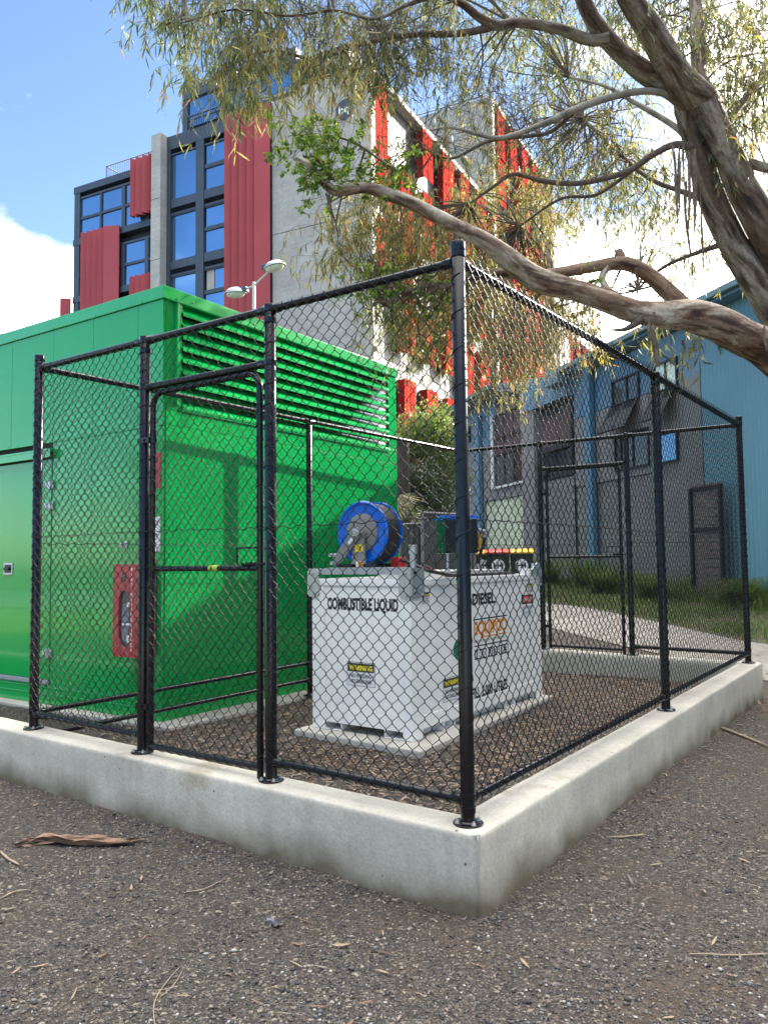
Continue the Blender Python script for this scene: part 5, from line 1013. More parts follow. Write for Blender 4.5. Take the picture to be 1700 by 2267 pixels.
limb('branch', [(1515, 222, 6.55, 12), (1480, 208, 6.5, 9), (1424, 201, 6.4, 8), (1342, 217, 6.3, 8), (1267, 244, 6.2, 9), (1207, 271, 6.1, 7), (1104, 304, 6.0, 5), (1006, 282, 6.0, 4), (952, 287, 5.9, 2.5)], 10, m_='twigpale')
limb('branch', [(1267, 250, 6.2, 6), (1220, 290, 6.3, 5), (1170, 300, 6.3, 4.5), (1080, 312, 6.2, 4), (1000, 350, 6.2, 3), (940, 330, 6.2, 2)], 8, m_='twig')
limb('branch', [(1540, 320, 6.6, 12), (1505, 288, 6.7, 8), (1467, 262, 6.8, 7), (1408, 228, 6.9, 6), (1340, 190, 7, 4), (1260, 170, 7.2, 2.5)], 8, m_='twigpale')
limb('branch', [(1530, 325, 6.5, 11), (1490, 320, 6.5, 9), (1440, 345, 6.5, 8), (1386, 380, 6.5, 7), (1288, 404, 6.5, 6.5), (1207, 401, 6.4, 6), (1136, 385, 6.4, 4.5), (1093, 412, 6.4, 4), (1040, 450, 6.4, 2.5)], 8, m_='twig')
limb('branch', [(1400, 376, 6.6, 5), (1320, 430, 6.7, 4), (1240, 440, 6.8, 3.5), (1150, 500, 7, 2.5)], 8, m_='twig')
limb('branch', [(1560, 440, 6.7, 10), (1500, 420, 6.9, 6), (1430, 390, 7.1, 5), (1350, 320, 7.3, 4), (1290, 260, 7.5, 3)], 8, m_='twig')
limb('branch', [(1600, 540, 6.7, 8), (1540, 560, 7.0, 5), (1470, 590, 7.4, 4), (1410, 640, 7.8, 2.5)], 8, m_='twig')
limb('branch', [(1612, 366, 6.5, 14), (1660, 362, 6.4, 13), (1710, 370, 6.3, 12), (1800, 330, 6.2, 9)], 10)
limb('branch', [(1590, 300, 6.6, 10), (1640, 230, 6.8, 8), (1700, 160, 7, 7), (1780, 60, 7, 4)], 8, m_='twig')
limb('branch', [(1800, 850, 6.5, 58), (1750, 812, 6.3, 52), (1690, 772, 6.1, 46), (1640, 745, 6.0, 42), (1590, 718, 5.9, 41), (1534, 702, 5.85, 37), (1463, 697, 5.8, 31), (1406, 690, 5.75, 28), (1345, 666, 5.7, 27), (1278, 644, 5.65, 25), (1230, 632, 5.6, 27), (1180, 614, 5.6, 28), (1125, 572, 5.55, 26), (1071, 532, 5.5, 20), (1017, 505, 5.5, 18), (963, 477, 5.45, 17), (909, 450, 5.4, 16), (854, 428, 5.4, 15), (810, 415, 5.35, 13), (773, 417, 5.3, 15), (742, 421, 5.3, 13), (715, 402, 5.25, 10), (684, 366, 5.2, 9), (662, 351, 5.2, 6)], 22, .03, .16, 'barkpale')
limb('branch', [(1545, 705, 5.85, 30), (1508, 675, 5.95, 23), (1480, 647, 6, 20), (1446, 616, 6, 18), (1411, 592, 6, 17), (1373, 582, 6, 17), (1321, 588, 5.95, 14), (1262, 599, 5.9, 13), (1225, 604, 5.85, 11), (1190, 608, 5.75, 10)], 16, .03, .12, 'barkpale')
limb('branch', [(1376, 590, 6, 13), (1372, 566, 6, 13), (1370, 552, 6, 9)], 12, m_='barkpale'); limb('branch', [(1345, 590, 5.95, 9), (1332, 615, 5.95, 9), (1345, 640, 5.9, 9), (1362, 650, 5.85, 7)], 10, m_='barkpale')
limb('branch', [(1150, 600, 5.7, 16), (1090, 606, 5.75, 11), (1050, 612, 5.8, 10), (1000, 625, 5.85, 9), (930, 640, 5.9, 9), (870, 657, 5.95, 8), (835, 668, 6, 5)], 12)
limb('branch', [(735, 395, 5.25, 8), (712, 360, 5.2, 7), (690, 343, 5.2, 6)], 10); limb('branch', [(880, 378, 5.3, 3), (840, 352, 5.3, 3), (790, 318, 5.3, 3), (735, 300, 5.3, 2.5), (690, 305, 5.3, 1.6)], 8, m_='twig')
limb('branch', [(1420, 705, 5.7, 12), (1385, 728, 5.7, 6), (1350, 730, 5.65, 2)], 8, m_='twig')
# hanging strips of shed bark
def strip(Q, w_px, name='bark_strip'):
    P = spl([px3(q) for q in Q], 5); n = len(P); wd = w_px / FPX * Q[0][2] * (1 - .5 * np.linspace(0, 1, n) ** 2); a = np.linspace(0, 2.6, n) + rnd.random() * 3
    D = np.stack([np.cos(a), np.sin(a) * .6, a * 0], -1) * wd[:, None] / 2; V = np.concatenate([P - D, P + D, P + D + [0, 0, 0] + np.array(CF) * .004, P - D + np.array(CF) * .004]); F = []
    for i in range(n - 1):
        for j in range(4): F.append((j * n + i, j * n + i + 1, ((j + 1) % 4) * n + i + 1, ((j + 1) % 4) * n + i))
    return big(name, V, F, M['bark_ribbon'], tree, smooth=False)
strip([(1448, 690, 5.6), (1445, 730, 5.58), (1452, 775, 5.6), (1456, 812, 5.6)], 17); strip([(1466, 786, 5.6), (1482, 796, 5.6), (1500, 815, 5.6)], 7); strip([(1440, 700, 5.6), (1436, 740, 5.6), (1440, 790, 5.6)], 8)
for x, y0, y1, w_ in ((1493, 312, 505, 7), (1503, 318, 470, 9), (1512, 320, 560, 8), (1524, 330, 540, 7), (1535, 330, 610, 12), (1488, 318, 430, 5), (1519, 400, 600, 5), (1409, 592, 650, 7), (1695, 700, 775, 9), (1512, 752, 772, 7), (1548, 400, 590, 6)):
    dx_ = rnd.uniform(-4, 22) if x > 1480 and y1 < 700 else 3
    strip([(x, y0, 6.35 if y0 < 500 else 5.85), (x + dx_ * .4 + rnd.uniform(-5, 5), (y0 + y1) / 2, 6.3 if y0 < 500 else 5.85), (x + dx_, y1, 6.3 if y0 < 500 else 5.85)], w_)
for q in (((1005, 515, 5.4), (1010, 530, 5.4), (985, 560, 5.4)), ((1030, 530, 5.4), (1055, 560, 5.4), (1070, 590, 5.4), (1062, 615, 5.4)), ((1040, 525, 5.4), (1062, 550, 5.4), (1078, 582, 5.4)), ((728, 430, 5.2), (732, 470, 5.2), (742, 515, 5.2)), ((722, 425, 5.2), (735, 480, 5.2), (735, 530, 5.2)), ((735, 425, 5.2), (700, 438, 5.2), (665, 443, 5.2)), ((675, 370, 5.2), (678, 400, 5.2), (672, 425, 5.2)), ((760, 430, 5.3), (730, 447, 5.3), (705, 455, 5.3)), ((770, 432, 5.3), (740, 452, 5.3))): strip(q + (() if len(q) > 2 else (q[-1],))[:0], 7)
LS = np.concatenate(LIMB)

# leaves ------------------------------------------------------------------
def leaves(base, dirv, ln, wd, curl, flat=False):
    """arrays of leaves: base (n,3), unit dir (n,3), length, width -> verts, tris"""
    n = len(base); s = np.cross(dirv, (rng.normal(size=(n, 3)) * .28 + [0, 0, 1]) if flat else rng.normal(size=(n, 3))); s /= np.linalg.norm(s, axis=1)[:, None] + 1e-9; c = np.cross(dirv, s)
    L_ = ln[:, None]; Wd = wd[:, None]; C_ = (curl * ln)[:, None]
    p0 = base; p1 = base + dirv * L_ * .3 + c * C_ * .5; p2 = base + dirv * L_ * .68 + c * C_ * .55; p3 = base + dirv * L_
    V = np.stack([p0, p1 - s * Wd * .5, p1 + s * Wd * .5, p2 - s * Wd * .4, p2 + s * Wd * .4, p3], 1)
    k = np.arange(n)[:, None, None] * 6; T = np.array([[0, 2, 1], [1, 2, 4], [1, 4, 3], [3, 4, 5]])
    return V.reshape(-1, 3), (k + T[None]).reshape(-1, 3)
CV, CF_, CM, TW = [], [], [], MB(); voff = 0
def add_leaves(base, dirv, ln, wd, curl, pal):
    global voff
    dirv = dirv / np.linalg.norm(dirv, axis=1)[:, None]; V, F = leaves(base, dirv, ln, wd, curl); CV.append(V); CF_.append(F + voff); voff += len(V)
    mi = rng.choice(len(pal), len(base), p=np.array(pal) / sum(pal)); CM.append(np.repeat(mi, 4))
def clump(c, nspr, rad, pal, size=1.0, broad=False, down=1.0, bare=False):
    c = np.array(c)
    d2 = ((LS[:, :3] - c) ** 2).sum(1) + np.maximum(0, c[2] - LS[:, 2]) * .3; i = int(np.argmin(d2)); a = LS[i, :3]; Ln = np.linalg.norm(c - a)
    if Ln > .05:
        m1 = a + (c - a) * .4 + rng.normal(size=3) * .07 * min(Ln, 1.5) + np.array([0, 0, .10 * Ln]); m2 = a + (c - a) * .75 + rng.normal(size=3) * .08 * min(Ln, 1.5) + np.array([0, 0, .08 * Ln])
        S = spl([a, m1, m2, c], 5); TW.tube(S, np.linspace(min(.006 + .004 * Ln, LS[i, 3] * .7), .0022, len(S)), 5, False)
    for _ in range(nspr):
        s0 = c + rng.normal(size=3) * rad * .45; h = rng.normal(size=3); h[2] = abs(h[2]) * .2; h /= np.linalg.norm(h); ln = rng.uniform(.22, .5) * size
        P = np.array([s0, s0 + h * ln * .35 + [0, 0, -.04], s0 + h * ln * .52 + [0, 0, -ln * .35 * down], s0 + h * ln * .55 + [0, 0, -ln * .8 * down]]); S = spl(P, 3)
        TW.tube([c + (s0 - c) * .1, (c + s0) / 2 + rng.normal(size=3) * .02, *S[::2]], .0014, 3, False)
        if bare:
            for _k in range(2): e2 = s0 + rng.normal(size=3) * .16; TW.tube([(c + s0) / 2, (s0 + e2) / 2 + rng.normal(size=3) * .03, e2], [.0022, .0016, .001], 3, False)
            if rng.uniform() < .7: continue
        n = int(rng.integers(10, 17)); k = np.sort(rng.uniform(.15, 1, n)) * (len(S) - 1); b = np.stack([np.interp(k, np.arange(len(S)), S[:, j]) for j in range(3)], -1)
        if broad: dv = rng.normal(size=(n, 3)) * [1, 1, .7] + [0, 0, -.25]; L_ = rng.uniform(.035, .075, n) * size; w_ = L_ * rng.uniform(.35, .55, n)
        else: dv = rng.normal(size=(n, 3)) * [.42, .42, .35] + [0, 0, -1.0]; L_ = rng.uniform(.07, .135, n) * size; w_ = rng.uniform(.008, .0135, n) * size ** .5
        add_leaves(b, dv, L_, w_, rng.uniform(-.25, .25, n), pal)
def region(cx, cy, rx, ry, d0, d1, K, pal, spr=8, rad=.30, **k):
    K = int(K * (1.6 if cy < 420 and cx > 1050 else 1.3 if cy < 420 else 1.45) + .5)
    for _ in range(K):
        while True:
            u, v = rng.uniform(-1, 1, 2)
            if u * u + v * v < 1: break
        d = rng.uniform(d0, d1); clump(at(cx + u * rx, cy + v * ry, d), spr, rad, pal, **k)
DK, MD, GO = [6, 4, .7, .15, 1.8], [4, 5, 1.7, .4, 1.0], [1.6, 3.4, 4.6, 1.4, .5]
for a in ((400, 0, 85, 55, 5.4, 6.2, 10, DK), (560, 20, 130, 70, 5.4, 6.2, 14, DK), (620, 115, 130, 55, 5.3, 6.0, 9, GO), (500, 150, 60, 45, 5.4, 5.9, 4, MD), (770, 150, 90, 55, 5.4, 6.2, 7, GO), (880, 40, 130, 60, 5.6, 6.6, 9, MD), (1000, 40, 120, 60, 6.4, 8, 8, MD),
          (1130, 100, 110, 90, 7, 9, 8, MD), (1230, 130, 90, 110, 7, 9, 9, DK), (1330, 220, 110, 150, 7, 9, 15, MD), (1420, 400, 110, 110, 7, 9.5, 15, MD), (1290, 400, 110, 110, 7, 10, 11, MD), (1450, 40, 150, 60, 7, 8.4, 13, DK), (1250, 0, 160, 50, 6.6, 8, 9, DK),
          (1640, 60, 80, 90, 6, 8, 15, MD), (1660, 230, 60, 80, 6.2, 8, 11, MD), (1500, 540, 90, 80, 8, 10, 9, MD), (1690, 440, 40, 90, 7, 8, 5, MD), (1590, 150, 60, 90, 7, 8.5, 8, DK),
          (840, 470, 95, 45, 6, 7.2, 11, GO), (960, 500, 110, 55, 6, 7.4, 13, GO), (780, 545, 38, 35, 5.8, 6.4, 6, GO), (1080, 430, 100, 90, 7, 9, 15, GO), (1180, 470, 80, 110, 8, 10, 12, GO), (1000, 590, 140, 50, 6.0, 7.2, 15, GO), (890, 590, 80, 50, 6.0, 7.2, 7, GO),
          (900, 680, 80, 45, 6.2, 7.4, 11, MD), (1050, 680, 110, 70, 6.4, 7.8, 16, GO), (1170, 690, 90, 75, 6.6, 8, 15, GO), (1150, 790, 70, 40, 6.6, 7.8, 9, GO), (1240, 600, 60, 50, 7, 8.4, 6, GO), (970, 745, 80, 30, 6.4, 7.6, 6, MD), (1260, 720, 60, 40, 6.8, 8, 5, GO)):
    region(*a, size=.76 if a[1] > 400 and a[4] < 7.5 else .85 if a[0] > 1050 else 1.0)
for a in ((1460, 725, 60, 12, 6, 6.4, 2, MD), (1580, 755, 45, 10, 6.1, 6.5, 2, MD), (1330, 730, 40, 15, 6.3, 7, 3, GO)): region(*a, spr=3, rad=.15)
for a in ((800, 60, 130, 60, 5.5, 6.3, 9, DK), (930, 120, 120, 80, 5.6, 6.6, 9, MD), (1080, 230, 110, 80, 6, 7, 9, MD), (1000, 320, 110, 50, 6, 6.6, 6, MD), (1250, 300, 130, 100, 6.4, 7.6, 8, MD)): region(*a, spr=7, bare=True, size=.9)
# unseen crown clumps added beyond the view to shade the yard
for a in ((1950, 100, 220, 300, 6, 9, 10, DK), (1600, -350, 350, 180, 5, 9, 34, DK), (1000, -260, 330, 120, 5, 8, 22, DK), (560, -170, 200, 80, 5, 7, 8, DK)): region(*a, spr=6, rad=.45, size=1.3)
big('crown', np.concatenate(CV), np.concatenate(CF_), LEAF, tree, mi=np.concatenate(CM), smooth=True)
CV, CF_, CM, voff = [], [], [], 0
for a in ((740, 335, 95, 38, 5.15, 5.5, 10, [3, 3, 2]), (850, 385, 70, 30, 5.3, 5.6, 6, [3, 2, 3]), (665, 305, 35, 35, 5.2, 5.4, 4, [2, 4, 1]), (700, 405, 30, 18, 5.1, 5.3, 3, [3, 2, 2]), (830, 625, 50, 22, 5.7, 6.1, 5, [3, 3, 1]), (920, 640, 60, 20, 5.7, 6.2, 3, [2, 1, 3])): region(*a, spr=6, rad=.15, broad=True, size=.66, down=.3)
for q in ((1290, 585, 5.6), (1310, 600, 5.6), (1325, 622, 5.55)):
    n = 5; add_leaves(np.tile(at(*q), (n, 1)) + rng.normal(size=(n, 3)) * .02, rng.normal(size=(n, 3)), np.full(n, .045), np.full(n, .02), np.zeros(n), [1, 4, 1])
big('young_foliage', np.concatenate(CV), np.concatenate(CF_), LEAFG, tree, mi=np.concatenate(CM), smooth=True)
# gum nuts on the bare twigs
for _ in range(90):
    p = at(rng.uniform(850, 1200), rng.uniform(20, 400), rng.uniform(5.7, 6.4)); e_ = p + rng.normal(size=3) * [.10, .10, .02] + [0, 0, -.12]; TW.tube(spl([p, (p + e_) / 2 + rng.normal(size=3) * .03, e_], 3), .0018, 3, False); TW.lathe([(.002, 0), (.007, -.006), (.006, -.014), (.003, -.018)], e_, seg=6)
part('twigs', TW, M['twig'], tree, smooth=True)

# ------------------------------------------------------------------ shrubs and grass behind
def shrub(name, c, rad, n, size, pal, mats, label, cat='shrub', stem=True):
    c = np.array(c, float); t = thing(name, (c[0], c[1], gz(c[0], c[1])), label, cat); K = 60
    sub = rng.normal(size=(K, 3)); sub /= np.linalg.norm(sub, axis=1)[:, None]; sub = c + sub * np.array(rad) * rng.uniform(.45, .95, (K, 1)); j = rng.integers(0, K, n); B = sub[j] + rng.normal(size=(n, 3)) * np.array(rad) * .16
    dv = rng.normal(size=(n, 3)) + (B - c) * .5 + [0, 0, .3]; dv /= np.linalg.norm(dv, axis=1)[:, None]; V, F = leaves(B, dv, rng.uniform(.6, 1.3, n) * size, rng.uniform(.6, 1.2, n) * size * .38, np.zeros(n))
    big('foliage', V, F, mats, t, mi=np.repeat(rng.choice(len(pal), n, p=np.array(pal) / sum(pal)), 4), smooth=True)
    if stem:
        q = MB()
        for k in range(7): e_ = sub[k * 7]; q.tube(spl([np.array([c[0], c[1], gz(c[0], c[1])]) + rng.normal(size=3) * [.1, .1, 0], c * [1, 1, .6] + rng.normal(size=3) * .15, e_], 4), np.linspace(.06, .012, 9), 6, False)
        part('trunk', q, M['twig'], t, smooth=True)
    return t
c_ = at(952, 1020, 21); shrub('round_shrub', c_, (1.0, 1.0, 1.45), 15000, .10, [4, 2.2, .8], [LEAFG[2], LEAF[1], LEAFG[0]], 'bright green bushy shrub rising left of the blue building')
c_ = at(935, 1115, 19.5); shrub('dark_shrub', c_, (.95, .7, .9), 8000, .10, [1, 0, 4], [LEAFG[2], LEAFG[0], LEAF[4]], 'dark leafy shrub below the bright green one, behind the grey fence')
c_ = at(890, 1150, 18); shrub('low_hedge', c_, (.7, .4, .35), 3500, .06, [1, 1, 3], [LEAFG[2], LEAFG[0], LEAF[4]], 'low clipped dark hedge showing over the grey panel fence', 'hedge', False)
pf_ = at(905, 1130, 17.6); pt = thing('dry_palm', (pf_[0], pf_[1], .5), 'pale dry palm frond fans hanging beside the green enclosure', 'palm'); q = MB()
for (cx_, cy_, L_, a0, a1) in ((885, 1095, .62, -2.0, .1), (912, 1140, .45, -1.6, .3), (880, 1125, .4, -1.2, .5)):
    o_ = at(cx_, cy_, 17.5)
    for a in np.linspace(a0, a1, 17):
        d_ = np.array(CX) * math.cos(a) + np.array([0, 0, 1.]) * math.sin(a); s_ = np.array(CX) * -math.sin(a) + np.array([0, 0, 1.]) * math.cos(a); l_ = L_ * rnd.uniform(.7, 1.1); ff = np.array(CF) * rnd.uniform(-.06, .06)
        q.add([o_, o_ + d_ * l_ * .5 + s_ * .014 + ff, o_ + d_ * l_ + ff * 3, o_ + d_ * l_ * .5 - s_ * .014 + ff + np.array(CF) * .012], [(0, 1, 2), (0, 2, 3), (0, 3, 1), (1, 3, 2)])
part('frond', q, mat('dry palm frond', (.50, .44, .26), .7), pt); part('trunk', MB().tube([pf_ * [1, 1, 0] + [-.35, .3, .3], pf_ * [1, 1, 0] + [-.33, .3, 2.2], pf_ * [1, 1, 0] + [-.35, .3, 4.2]], .16, 10), mat('dark palm trunk', (.06, .045, .035), .9), pt)
# verge between footpath and building
Fe = np.array(far_e); Ti = np.linalg.inv(TS); fl_ = (np.c_[Fe[:, 0], Fe[:, 1], np.zeros(len(Fe)), np.ones(len(Fe))] @ Ti.T)[:, :2]; o_ = np.argsort(fl_[:, 0]); fs, fo = fl_[o_, 0], fl_[o_, 1]
def verge_o(s): return np.interp(s, fs, fo)
S_ = np.linspace(-7, 16, 70); pv = []
for s in S_:
    for j in range(7):
        oo = -.1 + (verge_o(s) + .12 + .1) * j / 6; w_ = W(TS, s, oo, 0); pv.append((w_[0], w_[1], float(gz(w_[0], w_[1])) + .018))
setp(big('grass_verge', pv, [(i * 7 + j, (i + 1) * 7 + j, (i + 1) * 7 + j + 1, i * 7 + j + 1) for i in range(69) for j in range(6)], M['soilgrass'], smooth=True), kind='structure')
def blades(P, h, lean, wd, pal, name, obj_parent=None, mats=GRASS):
    n = len(P); az_ = rng.uniform(0, 2 * math.pi, n); hd = np.stack([np.cos(az_), np.sin(az_), az_ * 0], -1); sd_ = np.stack([-np.sin(az_), np.cos(az_), az_ * 0], -1); u = np.array([0, 0, 1.]); L_ = lean[:, None] * h[:, None]
    p0 = P; p1 = P + u * h[:, None] * .5 + hd * L_ * .3; p2 = P + u * h[:, None] * .88 + hd * L_ * .8; p3 = P + u * h[:, None] * (1 - lean[:, None] * .35) + hd * L_ * 1.35; w2 = wd[:, None]
    V = np.stack([p0 - sd_ * w2, p0 + sd_ * w2, p1 - sd_ * w2, p1 + sd_ * w2, p2 - sd_ * w2 * .7, p2 + sd_ * w2 * .7, p3], 1).reshape(-1, 3)
    T = np.array([[0, 1, 3], [0, 3, 2], [2, 3, 5], [2, 5, 4], [4, 5, 6]]); F = (np.arange(n)[:, None, None] * 7 + T[None]).reshape(-1, 3)
    return big(name, V, F, mats, obj_parent, mi=np.repeat(rng.choice(len(pal), n, p=np.array(pal) / sum(pal)), 5), smooth=True)
n = 26000; s = rng.uniform(-5, 13, n); o = rng.uniform(0, 1, n) ** 1.1 * (verge_o(s) + .05); w_ = (np.c_[s, o, s * 0, s * 0 + 1] @ TS.T)[:, :2]; tall = np.clip(1.4 - o / 1.1, .28, 1.2) * (.75 + snoise(w_[:, 0], w_[:, 1], 1.3, 61) * 1.1)
setp(blades(np.c_[w_, gz(w_[:, 0], w_[:, 1])], tall * rng.uniform(.22, .6, n), rng.uniform(.1, .6, n), rng.uniform(.003, .007, n), [5, 2.5, .5], 'grass'), kind='stuff')
for i, (s, o, h, lab) in enumerate(((7.6, .9, 1.0, 'tall arching strap leaf tussock under the dark recess of the building'), (5.3, .9, .95, 'dark strap leaf tussock right of the blue post'), (4.0, 1.2, .7, 'smaller arching tussock in front of the grey corrugated wall'), (1.6, 1.5, .75, 'straggly tussock at the foot of the slatted screen'), (-.4, .9, .7, 'arching grass tussock against the blue corrugated wall'))):
    w_ = np.array(W(TS, s, o, 0)); z_ = float(gz(w_[0], w_[1])); t = thing('tussock', (w_[0], w_[1], z_), lab, 'plant', 'strap leaf tussocks along the building'); n = 420
    P = np.c_[w_[0] + rng.normal(size=n) * .13, w_[1] + rng.normal(size=n) * .13, np.full(n, z_)]; blades(P, rng.uniform(.5, 1, n) * h, rng.uniform(.2, 1.1, n), rng.uniform(.005, .010, n), [2, 4, .6], 'leaves', t)
# ------------------------------------------------------------------ loose stones and litter
def inside_wall(x, y): return (x < .12) & (y > -.12) & (y < 5.75)
def stones(n, X, Y, Z, sz, name):
    k = len(X); O = np.array([[1, 0, 0], [-1, 0, 0], [0, 1, 0], [0, -1, 0], [0, 0, 1], [0, 0, -1]], float); V = O[None] * rng.uniform(.55, 1.15, (k, 6, 1)) + rng.normal(size=(k, 6, 3)) * .22
    a = rng.uniform(0, 6.28, k); c, s = np.cos(a), np.sin(a); V = V * (sz[:, None, None] * np.stack([rng.uniform(.8, 1.3, k), rng.uniform(.7, 1.1, k), rng.uniform(.45, .75, k)], -1)[:, None, :])
    x = V[..., 0] * c[:, None] - V[..., 1] * s[:, None]; y = V[..., 0] * s[:, None] + V[..., 1] * c[:, None]; V = np.stack([x + X[:, None], y + Y[:, None], V[..., 2] + Z[:, None]], -1).reshape(-1, 3)
    T = np.array([[0, 2, 4], [2, 1, 4], [1, 3, 4], [3, 0, 4], [2, 0, 5], [1, 2, 5], [3, 1, 5], [0, 3, 5]]); F = (np.arange(k)[:, None, None] * 6 + T[None]).reshape(-1, 3)
    return setp(big(name, V, F, M['stones'], mi=np.repeat(rng.choice(5, k, p=[.36, .30, .11, .05, .18]), 8)), kind='stuff')
n = 190000; r_ = .9 + 7.5 * rng.uniform(0, 1, n) ** 1.5; a_ = rng.uniform(-1.35, .55, n) + math.atan2(CF[0], CF[1]) + .35
X = CAM[0] + r_ * np.sin(a_); Y = CAM[1] + r_ * np.cos(a_); dw = np.maximum(X - .105, -.105 - Y); k = ~inside_wall(X, Y) & (rng.uniform(0, 1, n) < np.clip(.50 + 1.5 * snoise(X, Y, 1.4, 91) + .5 * snoise(X, Y, 5, 92) + .5 * np.exp(-np.maximum(dw, 0) / .15), .10, 1)); X, Y = X[k], Y[k]; sz = .0032 + .0068 * rng.uniform(0, 1, len(X)) ** 2.2 + .006 * (rng.uniform(0, 1, len(X)) > .985)
stones(0, X, Y, gz(X, Y) + sz * .25, sz, 'loose_gravel')
n = 16000; X = rng.uniform(-5.5, -.1, n); Y = rng.uniform(.1, 5.4, n); sz = rng.uniform(.005, .011, n); bz = lambda x, y: .135 + .02 * snoise(x, y, 1.3, 5) + .012 * snoise(x, y, 6, 6)
stones(0, X, Y, bz(X, Y) + sz * .3, sz, 'loose_gravel')
def litter(X, Y, Z, L_, W_, pal, name):
    n = len(X); a = rng.uniform(0, 6.28, n); dv = np.stack([np.cos(a), np.sin(a), rng.normal(size=n) * .12], -1); dv /= np.linalg.norm(dv, axis=1)[:, None]
    V, F = leaves(np.c_[X, Y, Z], dv, L_, W_, rng.uniform(-.12, .25, n), True); V[:, 2] = np.maximum(V[:, 2], np.repeat(Z, 6) - .002); return setp(big(name, V, F, LITTER, mi=np.repeat(rng.choice(4, n, p=pal), 4), smooth=True), kind='stuff')
n = 15000; X = rng.uniform(-3.5, -.1, n); Y = rng.uniform(.1, 5.45, n); k = rng.uniform(0, 1, n) < np.clip(.45 + .25 * (X + 3) + snoise(X, Y, 1.1, 71) * .9 + .12 * Y, .05, 1); k &= ~((X > -2.35) & (X < -1.13) & (Y > 1.38) & (Y < 3.88)); X, Y = X[k], Y[k]
litter(X, Y, bz(X, Y) + rng.uniform(.004, .022, len(X)), rng.uniform(.03, .085, len(X)), rng.uniform(.006, .013, len(X)), [.30, .36, .22, .12], 'leaf_litter')
n = 9000; X = rng.uniform(-4, 4.5, n); Y = rng.uniform(-3.2, 8, n); dw = np.maximum(X - .1, -.1 - Y); k = ~inside_wall(X, Y) & (rng.uniform(0, 1, n) < .14 + .8 * np.exp(-np.maximum(dw, 0) / .22) * (Y > 1) + .18 * (snoise(X, Y, 1.2, 72) > .15)); X, Y = X[k], Y[k]
litter(X, Y, gz(X, Y) + rng.uniform(.007, .014, len(X)), rng.uniform(.02, .085, len(X)) , rng.uniform(.005, .013, len(X)), [.4, .32, .2, .08], 'leaf_litter')
n = 2600; X = rng.uniform(-4, 2.5, n); Y = rng.uniform(5.75, 9.5, n); litter(X, Y, gz(X, Y) + .02, rng.uniform(.04, .09, n), rng.uniform(.008, .014, n), [.4, .3, .2, .1], 'leaf_litter')
n = 420; X = rng.normal(size=n) * .28 + .62; Y = rng.normal(size=n) * .35 + 5.3; k = ~inside_wall(X, Y); X, Y = X[k], Y[k]; litter(X, Y, gz(X, Y) + rng.uniform(.005, .04, len(X)), rng.uniform(.05, .16, len(X)), rng.uniform(.006, .014, len(X)), [.3, .4, .2, .1], 'bark_litter')
def stick(Q, r, name, label, cat, m_='twigdry', flat=False):
    P = [at_ground(*q) for q in Q]; P = spl(P, 6); P[:, 2] = gz(P[:, 0], P[:, 1]) + r * .9 + .004; c0 = P[len(P) // 2]
    q = MB().tube(P, np.interp(np.linspace(0, 1, len(P)), [0, .3, .8, 1], [r * .6, r, r * .8, r * .3]), 7); o = solo(name, q, M[m_], tuple(c0), label, cat, smooth=True); return o
stick(((1575, 1608), (1615, 1622), (1660, 1640), (1712, 1662)), .011, 'fallen_stick', 'long pale peeled stick lying on gravel near the right edge', 'stick')
stick(((1345, 1857), (1390, 1856), (1433, 1853)), .005, 'fallen_stick', 'thin straight brown stick lying on open gravel right of the wall', 'stick')
stick(((1525, 2118), (1600, 2120), (1720, 2118)), .0035, 'fallen_stick', 'very thin straight twig lying level near the bottom right', 'stick')
stick(((342, 2275), (342, 2225), (372, 2175), (402, 2142)), .0022, 'dry_stalk', 'pale forked dry stalk curving up from the bottom edge', 'stalk'); stick(((352, 2215), (385, 2185), (408, 2146)), .0018, 'dry_stalk', 'thinner pale stalk crossing beside the forked one', 'stalk')
stick(((0, 1890), (20, 1908), (42, 1920)), .007, 'fallen_stick', 'short pale broken stick at the left edge of the gravel', 'stick'); stick(((0, 1995), (30, 1980), (66, 1974)), .004, 'fallen_stick', 'short dark twig at the left edge below the bark slab', 'stick')
stick(((410, 1980), (450, 1973), (500, 1948)), .003, 'fallen_stick', 'thin curved tan twig lying among fallen leaves mid left', 'stick'); stick(((1490, 1600), (1530, 1590), (1545, 1575)), .004, 'fallen_stick', 'little forked twig on gravel beside the long pale stick', 'stick')
# big slab of shed bark
bk = [at_ground(*q) for q in ((32, 1878), (90, 1866), (160, 1872), (235, 1874), (318, 1868))]; P = spl(bk, 7); n = len(P); P[:, 2] = gz(P[:, 0], P[:, 1]); u_ = np.linspace(0, 1, n); wd = .030 * np.sin(np.clip(u_ * 1.05, 0, 1) * math.pi) ** .55 * (1 + .5 * snoise(u_, 0, 14, 81)) + .004
d_ = P[-1] - P[0]; d_[2] = 0; d_ /= np.linalg.norm(d_); s_ = np.array([-d_[1], d_[0], 0]); V = []
for i in range(n):
    for j in range(9):
        v = (j / 8 - .5) * 2; V.append(P[i] + s_ * wd[i] * v + [0, 0, .012 + .026 * (v * v) * wd[i] / .04 + .008 * math.sin(u_[i] * 9 + v * 2)] + d_ * .02 * math.sin(j * 2.4))
idx = np.arange(n * 9).reshape(n, 9); F = np.stack([idx[:-1, :-1], idx[1:, :-1], idx[1:, 1:], idx[:-1, 1:]], -1).reshape(-1, 4)
V = np.array(V); V2 = np.concatenate([V, V - [0, 0, .004]]); F2 = np.concatenate([F, (F + len(V))[:, ::-1]])
VV, FF, off_ = [V2], [F2], len(V2)
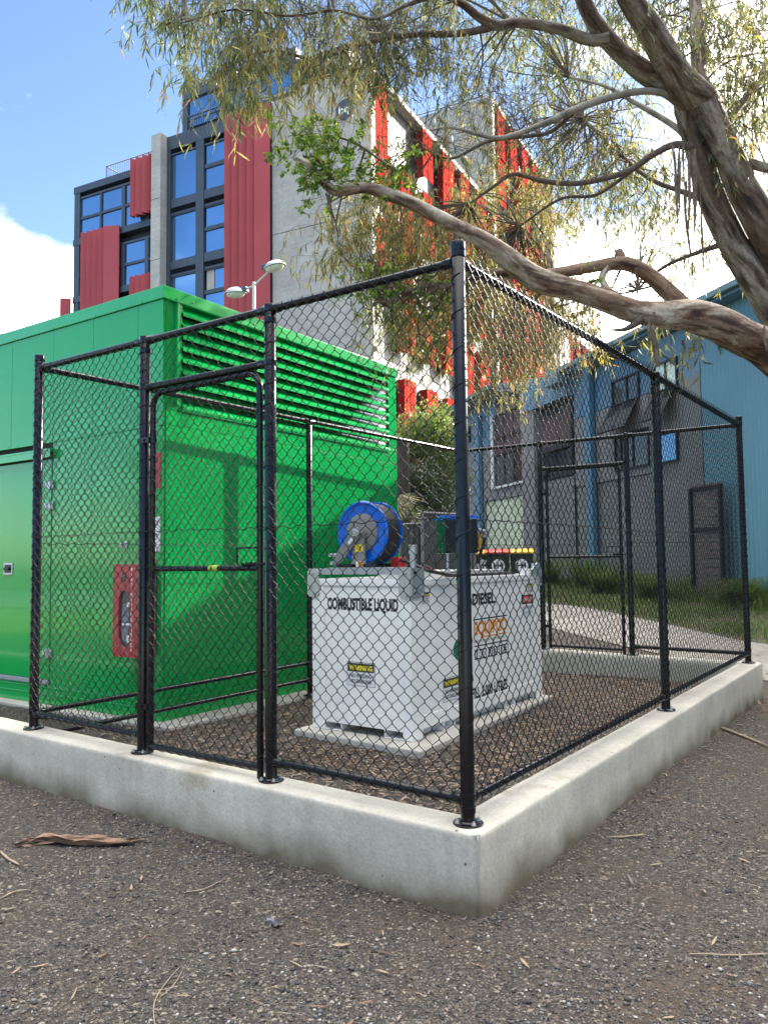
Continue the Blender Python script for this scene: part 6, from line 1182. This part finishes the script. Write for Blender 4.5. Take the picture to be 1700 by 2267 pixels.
for (a0, b0, wk, zk, sh) in ((.02, .55, .016, .030, .030), (.30, .98, .014, .034, -.022), (.10, .40, .010, .012, -.045), (.55, .93, .012, .016, .040), (.45, .75, .008, .045, .0)):   # splinters lying along it
    ii = np.arange(int(a0 * (n - 1)), int(b0 * (n - 1)) + 1); m_ = len(ii); w_ = wk * np.sin(np.linspace(.15, math.pi - .1, m_)) + .002; Sx = []
    for k_, i_ in enumerate(ii):
        for j_ in range(4): Sx.append(P[i_] + s_ * (sh * (1 - .5 * k_ / m_) + w_[k_] * (j_ / 1.5 - 1)) + [0, 0, zk + .006 * math.sin(k_ * .8 + j_)] + d_ * .01 * j_)
    ix = np.arange(m_ * 4).reshape(m_, 4) + off_; Fx = np.stack([ix[:-1, :-1], ix[1:, :-1], ix[1:, 1:], ix[:-1, 1:]], -1).reshape(-1, 4); VV.append(np.array(Sx)); FF.append(Fx); off_ += m_ * 4
o = big('bark_slab', np.concatenate(VV), np.concatenate(FF), M['bark_litter'], loc=tuple(P[n // 2]), smooth=True); setp(o, 'splintered reddish brown slab of shed bark lying on the gravel', 'bark')
g = at_ground(605, 2052); n = 9; a = np.linspace(0, 6, n); V, F = leaves(np.tile(g + [0, 0, .012], (n, 1)), np.stack([np.cos(a), np.sin(a), a * 0 + .18], -1), rng.uniform(.03, .05, n), np.full(n, .022), np.full(n, .3))
o = big('crumpled_leaf', V, F, mat('silver grey dead leaf', (.23, .23, .26), .7), loc=tuple(g), smooth=True); setp(o, 'crumpled silver grey lobed leaf lying on the gravel', 'leaf')
# trees across the road behind the viewpoint (mirrored in the enamel)
for i, (x, y, h, lab) in enumerate(((-9, -27, 9.5, 'broad dark'), (-15, -26, 8.5, 'low wide'), (-21, -27, 9.5, 'tall dense'), (-28, -28, 10, 'tallest far left'), (-3, -29, 10, 'spreading'), (4, -27, 9, 'rounded'), (-36, -30, 10, 'outermost'))):
    shrub('street_tree', (x, y, h * .52), (4.0, 2.5, h * .5), 6000, .42, [1, 0, 3], [LEAFG[2], LEAFG[0], LEAF[4]], lab + ' street tree across the road behind the viewpoint', 'tree')
for i, (x, y, h, lab) in enumerate(((15, -3, 9, 'first dense'), (16, 5, 10, 'second dense'), (21, 12, 11, 'third dense'))):  # unseen trees added to cut light and darken reflections on the green end
    shrub('unseen_shade_tree', (x, y, h * .52), (3.4, 4.2, h * .5), 6000, .40, [1, 0, 3], [LEAFG[2], LEAFG[0], LEAF[4]], lab + ' unseen tree, added at the right to darken the green enclosure', 'tree')
